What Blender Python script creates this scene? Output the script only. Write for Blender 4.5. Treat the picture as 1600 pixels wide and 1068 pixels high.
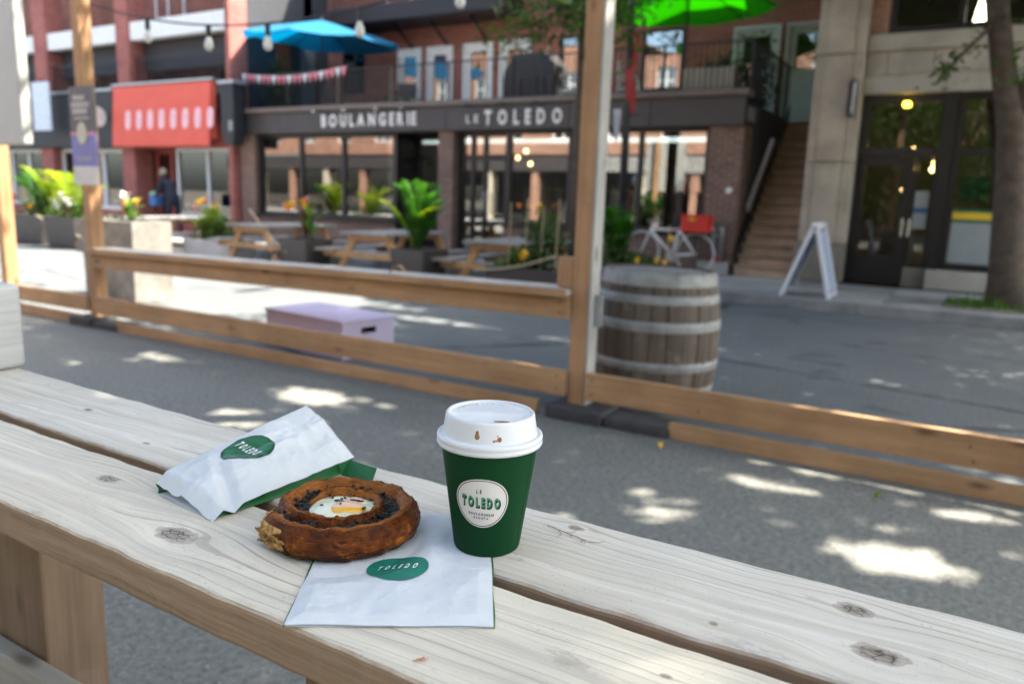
import bpy, bmesh, math, random
import numpy as np
from mathutils import Vector, Matrix
PI = math.pi
scene = bpy.context.scene
COL = scene.collection
for o in list(bpy.data.objects):
    bpy.data.objects.remove(o)

# ------------------------------------------------------------------ camera
CAM_H = 1.30
yaw, pitch, roll = math.radians(-30.6), math.radians(10.57), math.radians(-1.97)
fwd = Vector((math.sin(yaw)*math.cos(pitch), math.cos(yaw)*math.cos(pitch), -math.sin(pitch)))
r0 = Vector((math.cos(yaw), -math.sin(yaw), 0)); d0 = fwd.cross(r0)
rgt = math.cos(roll)*r0 + math.sin(roll)*d0
dwn = -math.sin(roll)*r0 + math.cos(roll)*d0
cam = bpy.data.cameras.new('camera'); camo = bpy.data.objects.new('camera', cam); COL.objects.link(camo)
mw = Matrix.Identity(4)
for i in range(3):
    mw[i][0], mw[i][1], mw[i][2] = rgt[i], -dwn[i], -fwd[i]
mw[2][3] = CAM_H
camo.matrix_world = mw
cam.sensor_width = 36; cam.lens = 27; cam.clip_start = .02; cam.clip_end = 600
cam.dof.use_dof = True; cam.dof.focus_distance = .70; cam.dof.aperture_fstop = 5.4
scene.camera = camo

# ------------------------------------------------------------------ light
SUN_EL, SUN_AZ = math.radians(56), math.radians(50)      # azimuth measured from +Y towards +X
SUN = Vector((math.sin(SUN_AZ)*math.cos(SUN_EL), math.cos(SUN_AZ)*math.cos(SUN_EL), math.sin(SUN_EL)))
world = bpy.data.worlds.new('World'); scene.world = world; world.use_nodes = True
wn = world.node_tree.nodes; wl = world.node_tree.links
sky = wn.new('ShaderNodeTexSky'); sky.sky_type = 'NISHITA'; sky.sun_disc = False
sky.sun_elevation = SUN_EL; sky.sun_rotation = SUN_AZ; sky.air_density = .85; sky.dust_density = 3.5; sky.ozone_density = 0.0
wt = wn.new('ShaderNodeMix'); wt.data_type = 'RGBA'; wt.blend_type = 'MULTIPLY'; wt.inputs[0].default_value = 1; wt.inputs[7].default_value = (.965, 1.0, .94, 1)   # slight haze tint
wl.new(sky.outputs[0], wt.inputs[6]); wl.new(wt.outputs[2], wn['Background'].inputs[0]); wn['Background'].inputs[1].default_value = .13
sl = bpy.data.lights.new('sun', 'SUN'); sl.energy = 4.2; sl.angle = math.radians(.53); sl.color = (1, .94, .82)
slo = bpy.data.objects.new('sun', sl); COL.objects.link(slo)
slo.rotation_euler = (-SUN).to_track_quat('-Z', 'Y').to_euler(); slo.location = SUN*40
scene.view_settings.view_transform = 'Standard'; scene.view_settings.look = 'None'
scene.view_settings.exposure = 2.55; scene.view_settings.gamma = 1
scene.cycles.max_bounces = 9; scene.cycles.diffuse_bounces = 4; scene.cycles.transparent_max_bounces = 16
scene.cycles.glossy_bounces = 4; scene.cycles.transmission_bounces = 6
scene.cycles.caustics_reflective = False; scene.cycles.caustics_refractive = False
scene.cycles.sample_clamp_indirect = 4

# ------------------------------------------------------------------ object helpers
def wloc(o):
    v = Vector((0, 0, 0))
    while o is not None:
        v = v + Vector(o.location); o = o.parent
    return v
def tag(o, label=None, cat=None, group=None, kind=None):
    if label: o['label'] = label
    if cat: o['category'] = cat
    if group: o['group'] = group
    if kind: o['kind'] = kind
    return o
def thing(name, label, cat, loc=(0, 0, 0), group=None):
    o = bpy.data.objects.new(name, None); COL.objects.link(o); o.location = loc
    o.empty_display_size = .1
    return tag(o, label, cat, group)
def copy_tree(o, parent=None):
    c = o.copy(); COL.objects.link(c); c.parent = parent
    for ch in o.children: copy_tree(ch, c)
    return c
class MB:
    """collects shapes in world space, builds ONE mesh object"""
    def __init__(s): s.v = []; s.f = []; s.m = []; s.cur = 0
    def add(s, vs, fs):
        b = len(s.v); s.v.extend([tuple(v) for v in vs]); s.f.extend([tuple(b+i for i in f) for f in fs]); s.m.extend([s.cur]*len(fs)); return s
    def box(s, x0, x1, y0, y1, z0, z1):
        vs = [(x0,y0,z0),(x1,y0,z0),(x1,y1,z0),(x0,y1,z0),(x0,y0,z1),(x1,y0,z1),(x1,y1,z1),(x0,y1,z1)]
        return s.add(vs, [(0,3,2,1),(4,5,6,7),(0,1,5,4),(1,2,6,5),(2,3,7,6),(3,0,4,7)])
    def beam(s, a, b, w, h, up=(0, 0, 1)):
        a = Vector(a); b = Vector(b); d = (b-a).normalized(); u = Vector(up)
        if abs(d.dot(u)) > .98: u = Vector((0, 1, 0))
        r = d.cross(u).normalized(); u = r.cross(d).normalized()
        vs = []
        for p in (a, b):
            for (i, j) in ((-1,-1),(1,-1),(1,1),(-1,1)): vs.append(p + r*(i*w/2) + u*(j*h/2))
        return s.add(vs, [(3,2,1,0),(4,5,6,7),(0,1,5,4),(1,2,6,5),(2,3,7,6),(3,0,4,7)])
    def tube(s, pts, rad, n=8, cap=True):
        pts = [Vector(p) for p in pts]; rs = rad if isinstance(rad, (list, tuple)) else [rad]*len(pts)
        vs = []; fs = []; u = None
        for i, p in enumerate(pts):
            d = (pts[min(i+1, len(pts)-1)] - pts[max(i-1, 0)]).normalized()
            if u is None: u = d.orthogonal().normalized()
            u = (u - d*u.dot(d)); u = u.normalized() if u.length > 1e-6 else d.orthogonal().normalized()
            w = d.cross(u)
            for k in range(n):
                a = 2*PI*k/n; vs.append(p + (u*math.cos(a) + w*math.sin(a))*rs[i])
        for i in range(len(pts)-1):
            for k in range(n):
                a, b = i*n+k, i*n+(k+1) % n; fs.append((a, b, b+n, a+n))
        if cap: fs.append(tuple(reversed(range(n)))); fs.append(tuple((len(pts)-1)*n+k for k in range(n)))
        return s.add(vs, fs)
    def lathe(s, prof, c=(0, 0, 0), n=32, a0=0, a1=2*PI):
        full = abs(a1-a0-2*PI) < 1e-6; m = n if full else n+1; vs = []; fs = []
        for (r, z) in prof:
            for k in range(m):
                a = a0+(a1-a0)*k/n; vs.append((c[0]+r*math.cos(a), c[1]+r*math.sin(a), c[2]+z))
        for i in range(len(prof)-1):
            for k in range(n):
                a, b = i*m+k, i*m+(k+1) % m; fs.append((a, b, b+m, a+m))
        return s.add(vs, fs)
    def prism(s, poly, a, b, axis='y'):
        """poly in the other two axes, extruded from a to b along axis"""
        n = len(poly); vs = []
        for t in (a, b):
            for (p, q) in poly: vs.append({'y': (p, t, q), 'x': (t, p, q), 'z': (p, q, t)}[axis])
        fs = [tuple(range(n)), tuple(reversed(range(n, 2*n)))]
        for i in range(n): fs.append((i, i+n, (i+1) % n+n, (i+1) % n))
        return s.add(vs, fs)
    def blob(s, c, r, n=8, m=6, jit=0, rng=None):
        rx, ry, rz = r if isinstance(r, (tuple, list)) else (r, r, r); vs = []; fs = []
        for i in range(m+1):
            t = PI*i/m
            for k in range(n):
                a = 2*PI*k/n; j = 1+(rng.uniform(-jit, jit) if rng else 0)
                vs.append((c[0]+rx*math.sin(t)*math.cos(a)*j, c[1]+ry*math.sin(t)*math.sin(a)*j, c[2]+rz*math.cos(t)*j))
        for i in range(m):
            for k in range(n):
                a, b = i*n+k, i*n+(k+1) % n; fs.append((a, a+n, b+n, b))
        return s.add(vs, fs)
    def xf(s, fn, start=0):
        for i in range(start, len(s.v)): s.v[i] = tuple(fn(Vector(s.v[i])))
        return s
    def build(s, name, mat, parent=None, smooth=False, bevel=0, fix=True, seg=2):
        off = wloc(parent) if parent is not None else None
        vs = np.array(s.v, float)
        if off is None:
            lo, hi = vs.min(0), vs.max(0); off = Vector(((lo[0]+hi[0])/2, (lo[1]+hi[1])/2, lo[2])); loc = off
        else: loc = Vector((0, 0, 0))
        me = bpy.data.meshes.new(name); me.from_pydata((vs-np.array(off)).tolist(), [], s.f)
        mats = mat if isinstance(mat, (list, tuple)) else [mat]
        for m in mats: me.materials.append(m)
        if len(mats) > 1: me.polygons.foreach_set('material_index', s.m)
        if fix:
            bm = bmesh.new(); bm.from_mesh(me); bmesh.ops.recalc_face_normals(bm, faces=bm.faces); bm.to_mesh(me); bm.free()
        if smooth: me.polygons.foreach_set('use_smooth', [True]*len(me.polygons))
        me.update()
        o = bpy.data.objects.new(name, me); COL.objects.link(o); o.location = loc
        if parent is not None: o.parent = parent
        if bevel:
            b = o.modifiers.new('bevel', 'BEVEL'); b.width = bevel; b.segments = seg; b.limit_method = 'ANGLE'; b.angle_limit = .7
        return o
def one(name, mat, label, cat, mb, group=None, **k):
    return tag(mb.build(name, mat, None, **k), label, cat, group)
def structure(o): o['kind'] = 'structure'; return o

# ------------------------------------------------------------------ materials
class NT:
    def __init__(s, name):
        s.m = bpy.data.materials.new(name); s.m.use_nodes = True; s.n = s.m.node_tree.nodes; s.l = s.m.node_tree.links
        s.p = s.n['Principled BSDF']; s.tc = s.n.new('ShaderNodeTexCoord')
    def set(s, node, i, v):
        if isinstance(v, bpy.types.NodeSocket): s.l.new(v, node.inputs[i])
        elif v is not None: node.inputs[i].default_value = v
    def math(s, op, a, b=None, c=None, clamp=False):
        n = s.n.new('ShaderNodeMath'); n.operation = op; n.use_clamp = clamp
        s.set(n, 0, a); s.set(n, 1, b); s.set(n, 2, c); return n.outputs[0]
    def map(s, vec=None, scale=(1, 1, 1), loc=(0, 0, 0), rot=(0, 0, 0)):
        n = s.n.new('ShaderNodeMapping'); s.set(n, 0, vec or s.tc.outputs['Object']); n.inputs['Scale'].default_value = scale
        n.inputs['Location'].default_value = loc; n.inputs['Rotation'].default_value = rot; return n.outputs[0]
    def noise(s, vec=None, scale=5, detail=4, rough=.55, dist=0):
        n = s.n.new('ShaderNodeTexNoise'); s.l.new(vec or s.tc.outputs['Object'], n.inputs['Vector'])
        n.inputs['Scale'].default_value = scale; n.inputs['Detail'].default_value = detail; n.inputs['Roughness'].default_value = rough
        n.inputs['Distortion'].default_value = dist; return n.outputs['Fac']
    def voro(s, vec=None, scale=5, feature='F1', rnd=1):
        n = s.n.new('ShaderNodeTexVoronoi'); n.feature = feature; s.l.new(vec or s.tc.outputs['Object'], n.inputs['Vector'])
        n.inputs['Scale'].default_value = scale; n.inputs['Randomness'].default_value = rnd; return n
    def ramp(s, fac, stops, interp='LINEAR'):
        n = s.n.new('ShaderNodeValToRGB'); e = n.color_ramp.elements; n.color_ramp.interpolation = interp
        while len(e) > len(stops): e.remove(e[-1])
        while len(e) < len(stops): e.new(1)
        for i, (p, c) in enumerate(stops):
            e[i].position = p; e[i].color = (c, c, c, 1) if isinstance(c, (int, float)) else (*c, 1)
        s.l.new(fac, n.inputs[0]); return n.outputs[0]
    def mix(s, fac, a, b, mode='MIX'):
        n = s.n.new('ShaderNodeMix'); n.data_type = 'RGBA'; n.blend_type = mode; s.set(n, 0, fac)
        for i, v in ((6, a), (7, b)):
            if isinstance(v, bpy.types.NodeSocket): s.l.new(v, n.inputs[i])
            else: n.inputs[i].default_value = (*v, 1) if not isinstance(v, (int, float)) else (v, v, v, 1)
        return n.outputs[2]
    def bump(s, h, strength=.3, dist=.01):
        n = s.n.new('ShaderNodeBump'); n.inputs['Strength'].default_value = strength; n.inputs['Distance'].default_value = dist
        s.l.new(h, n.inputs['Height']); s.l.new(n.outputs[0], s.p.inputs['Normal']); return n
    def out(s, col=None, rough=None, **k):
        if col is not None:
            if isinstance(col, bpy.types.NodeSocket): s.l.new(col, s.p.inputs['Base Color'])
            else: s.p.inputs['Base Color'].default_value = (*col, 1)
        if rough is not None: s.set(s.p, 'Roughness', rough)
        for a, v in k.items(): s.set(s.p, a.replace('_', ' '), v)
        return s.m
def plain(name, c, rough=.6, var=.12, scale=6, bump=0, metal=0, spec=.5, bdist=.004):
    t = NT(name); f = t.noise(scale=scale, detail=5)
    col = t.mix(t.ramp(f, [(.3, 0.), (.7, 1.)]), tuple(x*(1-var) for x in c), tuple(min(1, x*(1+var)) for x in c))
    if bump: t.bump(t.noise(scale=scale*6, detail=4), bump, bdist)
    return t.out(col, rough, Metallic=metal, Specular_IOR_Level=spec)
def emit(name, c, st):
    t = NT(name); return t.out(c, .5, Emission_Color=(*c, 1), Emission_Strength=st)
def glass_mat(name, tint=(.8, .85, .85), refl=.22, rough=.01):
    m = bpy.data.materials.new(name); m.use_nodes = True; n = m.node_tree.nodes; l = m.node_tree.links; n.clear()
    o = n.new('ShaderNodeOutputMaterial'); mx = n.new('ShaderNodeMixShader'); tr = n.new('ShaderNodeBsdfTransparent'); gl = n.new('ShaderNodeBsdfGlossy')
    tr.inputs[0].default_value = (*tint, 1); gl.inputs['Roughness'].default_value = rough
    fr = n.new('ShaderNodeFresnel'); fr.inputs[0].default_value = 1.55
    ad = n.new('ShaderNodeMath'); ad.operation = 'ADD'; ad.use_clamp = True; ad.inputs[1].default_value = refl
    l.new(fr.outputs[0], ad.inputs[0]); l.new(ad.outputs[0], mx.inputs[0]); l.new(tr.outputs[0], mx.inputs[1]); l.new(gl.outputs[0], mx.inputs[2])
    l.new(mx.outputs[0], o.inputs[0]); return m
def brick_mat(name, c1, c2, mortar, bw=.215, bh=.068, axis='xz'):
    t = NT(name); g = t.n.new('ShaderNodeNewGeometry'); sp = t.n.new('ShaderNodeSeparateXYZ'); t.l.new(t.tc.outputs['Object'], sp.inputs[0])
    cb = t.n.new('ShaderNodeCombineXYZ')
    h = t.math('ADD', sp.outputs[0], sp.outputs[1]); t.l.new(h, cb.inputs[0]); t.l.new(sp.outputs[2], cb.inputs[1])
    b = t.n.new('ShaderNodeTexBrick'); t.l.new(cb.outputs[0], b.inputs['Vector']); b.inputs['Scale'].default_value = 1
    b.inputs['Brick Width'].default_value = bw; b.inputs['Row Height'].default_value = bh; b.inputs['Mortar Size'].default_value = .006
    b.inputs['Mortar Smooth'].default_value = .2; b.inputs['Bias'].default_value = -.1
    b.inputs['Color1'].default_value = (*c1, 1); b.inputs['Color2'].default_value = (*c2, 1); b.inputs['Mortar'].default_value = (*mortar, 1)
    f = t.noise(scale=1.3, detail=6); col = t.mix(t.ramp(f, [(.35, .75), (.7, 1.15)]), (0, 0, 0), b.outputs[0])
    t.bump(t.math('ADD', t.math('MULTIPLY', b.outputs['Fac'], -1.), t.math('MULTIPLY', t.noise(scale=60), .3)), .6, .006)
    return t.out(col, .85)
def wood_mat(name, c1, c2, axis=0, scale=1., rough=.65, dark=(.1, .055, .03), knots=True):
    """new-ish lumber: streaks along one object axis, small knots"""
    t = NT(name); sc = [26*scale]*3; sc[axis] = 1.6*scale
    v = t.map(scale=sc); f = t.noise(v, 1, 6, .62, .4)
    col = t.mix(t.ramp(f, [(.28, 0.), (.72, 1.)]), c1, c2)
    sc2 = [110*scale]*3; sc2[axis] = 2.5*scale
    f2 = t.noise(t.map(scale=sc2), 1, 4, .6); col = t.mix(t.ramp(f2, [(.5, 0.), (.72, .55)]), col, tuple(x*.6 for x in c1))
    f3 = t.noise(scale=1.6, detail=5, rough=.65); col = t.mix(t.ramp(f3, [(.32, .55), (.6, 0.)]), col, tuple(x*.5 for x in c1)); f4 = t.noise(scale=6, detail=6, rough=.7); col = t.mix(t.ramp(f4, [(.58, 0.), (.72, .25)]), col, (.42, .36, .29))
    if knots:
        sc3 = [9*scale]*3; sc3[axis] = 3.2*scale
        vo = t.voro(t.map(scale=sc3), 1); k = t.ramp(vo.outputs['Distance'], [(.06, 1.), (.16, 0.)]); col = t.mix(t.math('MULTIPLY', k, .8), col, dark)
    t.bump(t.math('ADD', f, f2), .25, .003)
    return t.out(col, rough)
def leaf_mat(name, c1, c2, trans=.35, rough=.5):
    t = NT(name); oi = t.n.new('ShaderNodeObjectInfo')
    f = t.noise(scale=3.1, detail=3); g = t.noise(scale=23, detail=1)
    col = t.mix(t.ramp(t.math('ADD', t.math('MULTIPLY', f, .5), t.math('MULTIPLY', g, .5)), [(.38, 0.), (.6, 1.)]), c1, c2)
    t.out(col, rough)
    tl = t.n.new('ShaderNodeBsdfTranslucent'); mx = t.n.new('ShaderNodeMixShader'); mx.inputs[0].default_value = trans
    c3 = t.mix(.5, col, (min(1, c2[0]*2.2), min(1, c2[1]*1.9), c2[2]*.6)); t.l.new(c3, tl.inputs[0])
    o = t.n['Material Output']; t.l.new(t.p.outputs[0], mx.inputs[1]); t.l.new(tl.outputs[0], mx.inputs[2]); t.l.new(mx.outputs[0], o.inputs[0])
    return t.m
M = {}
M['dark_metal'] = plain('dark_metal', (.018, .018, .021), .45, spec=.4)
M['black_frame'] = plain('black_frame', (.012, .012, .014), .4)
M['fascia'] = plain('fascia', (.052, .045, .045), .5, .1, 3)
M['fascia_cap'] = plain('fascia_cap', (.16, .125, .105), .55)
M['white_paint'] = plain('white_paint', (.78, .78, .76), .5, .04)
M['white_trim'] = plain('white_trim', (.80, .82, .82), .5, .05)
M['letter_white'] = plain('letter_white', (.82, .8, .76), .5, .03)
M['brick_red'] = brick_mat('brick_red', (.29, .095, .068), (.39, .14, .098), (.31, .22, .18))
M['brick_dark'] = brick_mat('brick_dark', (.15, .085, .064), (.22, .125, .094), (.36, .29, .24))
M['brick_pink'] = brick_mat('brick_pink', (.36, .11, .09), (.44, .15, .125), (.34, .17, .14))
M['brick_orange'] = brick_mat('brick_orange', (.34, .165, .105), (.43, .22, .15), (.4, .33, .28))
M['glass'] = glass_mat('glass', refl=.25)
M['glass_dim'] = glass_mat('glass_dim', (.8, .84, .84), .03)
M['glass_soft'] = glass_mat('glass_soft', (.75, .8, .82), .12)
M['lamp_warm'] = emit('lamp_warm', (1, .62, .22), 3.5)
# ================================================================== ground
def asphalt(name, c1, c2, agg=150, bumpd=.004, patches=True, stones=.5):
    t = NT(name); co = t.tc.outputs['Object']
    f = t.noise(scale=.55, detail=6, rough=.6); col = t.mix(t.ramp(f, [(.32, 0.), (.68, 1.)]), c1, c2)
    g = t.noise(scale=38, detail=6, rough=.75); col = t.mix(t.ramp(g, [(.42, .0), (.62, .75)]), col, tuple(x*.42 for x in c1))
    vo = t.voro(scale=agg); s = t.ramp(vo.outputs['Distance'], [(.12, 1.), (.4, 0.)])
    rnd = t.ramp(t.noise(scale=agg*.5, detail=2), [(.52, 0.), (.66, 1.)])
    col = t.mix(t.math('MULTIPLY', t.math('MULTIPLY', s, rnd), stones), col, tuple(min(1, x*3.2) for x in c2))
    if patches:
        k = t.voro(t.map(scale=(.28, .55, 1), loc=(3.3, 1.2, 0)), 1, 'DISTANCE_TO_EDGE'); w = t.noise(scale=2.5, detail=5)
        e = t.math('ADD', k.outputs['Distance'], t.math('MULTIPLY', t.math('SUBTRACT', w, .5), .09))
        cr = t.ramp(t.math('ABSOLUTE', e), [(.006, 1.), (.018, 0.)]); gate = t.ramp(t.noise(scale=.7), [(.42, 0.), (.5, 1.)])
        col = t.mix(t.math('MULTIPLY', t.math('MULTIPLY', cr, gate), .75), col, (.015, .014, .014))
        st = t.ramp(t.noise(scale=1.5, detail=3, dist=.6), [(.62, 0.), (.70, .6)]); col = t.mix(st, col, tuple(x*.45 for x in c1))
    t.bump(t.math('ADD', t.math('MULTIPLY', g, 1.), t.math('MULTIPLY', s, .6)), .7, bumpd)
    return t.out(col, .82, Specular_IOR_Level=.35)
M['asphalt_road'] = asphalt('asphalt_road', (.115, .126, .13), (.16, .17, .17), 210, .002)
M['asphalt_patio'] = asphalt('asphalt_patio', (.18, .178, .158), (.25, .243, .215), 120, .006, False, .55)
M['dirt'] = plain('dirt', (.16, .14, .11), .9, .2, .6, .3)
M['concrete'] = plain('concrete', (.36, .35, .33), .8, .16, 2.2, .25, bdist=.003)
M['concrete_old'] = plain('concrete_old', (.25, .245, .235), .85, .25, 3.5, .35, bdist=.004)
def sheet(name, x0, x1, y0, y1, z, mat, nx=1, ny=1):
    b = MB(); vs = []; fs = []
    for j in range(ny+1):
        for i in range(nx+1): vs.append((x0+(x1-x0)*i/nx, y0+(y1-y0)*j/ny, z))
    for j in range(ny):
        for i in range(nx): a = j*(nx+1)+i; fs.append((a, a+1, a+nx+2, a+nx+1))
    b.add(vs, fs); return b.build(name, mat, None, fix=False)
structure(sheet('ground', -250, 250, -250, 250, -.02, M['dirt']))
structure(sheet('road', -120, 60, 4.2, 10.56, 0., M['asphalt_road']))
structure(sheet('patio_pavement', -120, 60, -4.5, 4.2, .0, M['asphalt_patio']))
# opposite pavement behind the camera
b = MB(); b.box(-60, 30, -9, -4.5, -.02, .15); structure(b.build('far_pavement', M['concrete_old']))
# kerb and pavement on the shop side; the slabs are pieces of the pavement
b = MB(); b.box(-60, 14, 10.56, 13.1, -.02, .11); pav = structure(b.build('pavement', M['concrete_old']))
slab_src = {}
rng = random.Random(4)
for j, (ya, yb) in enumerate(((10.78, 11.93), (11.94, 13.09))):
    x = 4.6
    while x > -30:
        w = 1.38; s = MB(); s.box(x-w+.008, x, ya, yb, .1, .15+rng.uniform(-.003, .003)); s.build('paving_slab', M['concrete'] if rng.random() < .6 else M['concrete_old'], pav, bevel=.006, seg=1); x -= w
kx = 6.
for i in range(20):
    s = MB(); s.box(kx-1.79, kx, 10.55, 10.77, -.02, .15+rng.uniform(-.004, .004)); s.build('kerb_stone', M['concrete_old'], pav, bevel=.02, seg=2); kx -= 1.8

# ================================================================== fence of the terrace
M['lumber'] = wood_mat('lumber', (.42, .225, .10), (.56, .335, .17), 0, .7)
M['lumber_up'] = wood_mat('lumber_up', (.39, .20, .09), (.52, .30, .15), 2, .7)
M['lumber_pale'] = wood_mat('lumber_pale', (.50, .44, .37), (.64, .59, .53), 0, .7)
M['lumber_lit_side'] = wood_mat('lumber_lit_side', (.36, .335, .30), (.47, .445, .41), 2, .7)
M['rubber'] = plain('rubber', (.05, .048, .048), .8, .3, 14, .5)
M['galv'] = plain('galv', (.42, .43, .44), .42, .12, 12, metal=.6)
FY = 4.13
fence = thing('terrace_fence', 'orange-brown lumber fence with wide bar-top rail between the terrace and the road', 'fence', (-4, FY, 0))
def post(x, w=.105, d=.12, h=4.2, z0=.075):
    s = MB(); s.box(x, x+w, FY-.01, FY-.01+d*.5-.001, z0, h); s.box(x+.0, x+w, FY-.01+d*.5, FY-.01+d, z0, h)
    return s.build('post', M['lumber_up'], fence, bevel=.004)
post(-2.03); post(-7.06); post(-8.62); post(2.9)
# added pale board on the right hand post: its sunlit side put into colour
s = MB(); s.box(-1.923, -1.905, FY-.008, FY+.112, .075, 4.2); s.build('lit_side_board', M['lumber_lit_side'], fence, bevel=.002)
def rail(name, x0, x1, y0, y1, za, zb, h, mat='lumber', parts=1):
    s = MB(); s.beam((x0, (y0+y1)/2, za+h/2), (x1, (y0+y1)/2, zb+h/2), y1-y0, h); return s.build(name, M[mat], fence, bevel=.004)
# bar-top between the two posts
rail('cap_board', -6.95, -2.035, FY-.075, FY+.175, .683, .742, .038, 'lumber_pale')
s = MB(); s.beam((-6.95, FY-.085, .700), (-2.035, FY-.085, .759), .018, .045); s.build('cap_edge', M['lumber'], fence, bevel=.003)
rail('apron_rail', -6.95, -2.035, FY-.04, FY-.002, .545, .600, .137)
rail('lower_rail', -6.95, -2.035, FY-.045, FY-.002, .12, .125, .158)
rail('lower_rail', -1.9, 2.85, FY-.045, FY-.002, .125, .125, .165)
rail('lower_rail', -8.5, -7.06, FY-.04, FY-.002, .115, .125, .15)
rail('sill_board', -6.55, -2.2, FY-.09, FY-.05, .0, .0, .085)
rail('sill_board', -1.35, 2.85, FY-.09, FY-.04, .0, .0, .09)
rail('sill_board', -8.55, -7.1, FY-.08, FY-.03, .0, .0, .09)
for x0, x1 in ((-7.22, -6.52), (-2.12, -1.34)):
    s = MB(); s.box(x0, (x0+x1)/2-.02, FY-.13, FY+.15, 0, .08); s.build('base_block', M['rubber'], fence, bevel=.012)
    s = MB(); s.box((x0+x1)/2-.01, x1, FY-.11, FY+.13, 0, .055); s.build('base_block', M['rubber'], fence, bevel=.012)
M['screw'] = plain('screw', (.09, .085, .08), .5, metal=.6)
sc_src = None
for (x, z) in ((-6.9, .155), (-6.9, .235), (-2.09, .165), (-2.09, .245), (-6.9, .58), (-6.9, .65), (-2.09, .635), (-2.09, .70), (-1.85, .165), (-1.85, .25), (-1.2, .175), (0.1, .23), (.12, .16), (-4.5, .16), (-4.5, .24), (-4.4, .62), (-4.4, .69)):
    s = MB(); s.tube([(x, FY-.049, z), (x, FY-.04, z)], .006, 8); s.build('screw', M['screw'], fence)
s = MB(); s.box(-2.14, -2.035, FY+.0, FY+.09, .785, .965); s.build('stop_block', M['lumber_up'], fence, bevel=.004)
s = MB(); s.box(-1.903, -1.855, FY+.05, FY+.062, .56, .75); s.build('hinge_plate', M['galv'], fence, bevel=.002)

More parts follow.
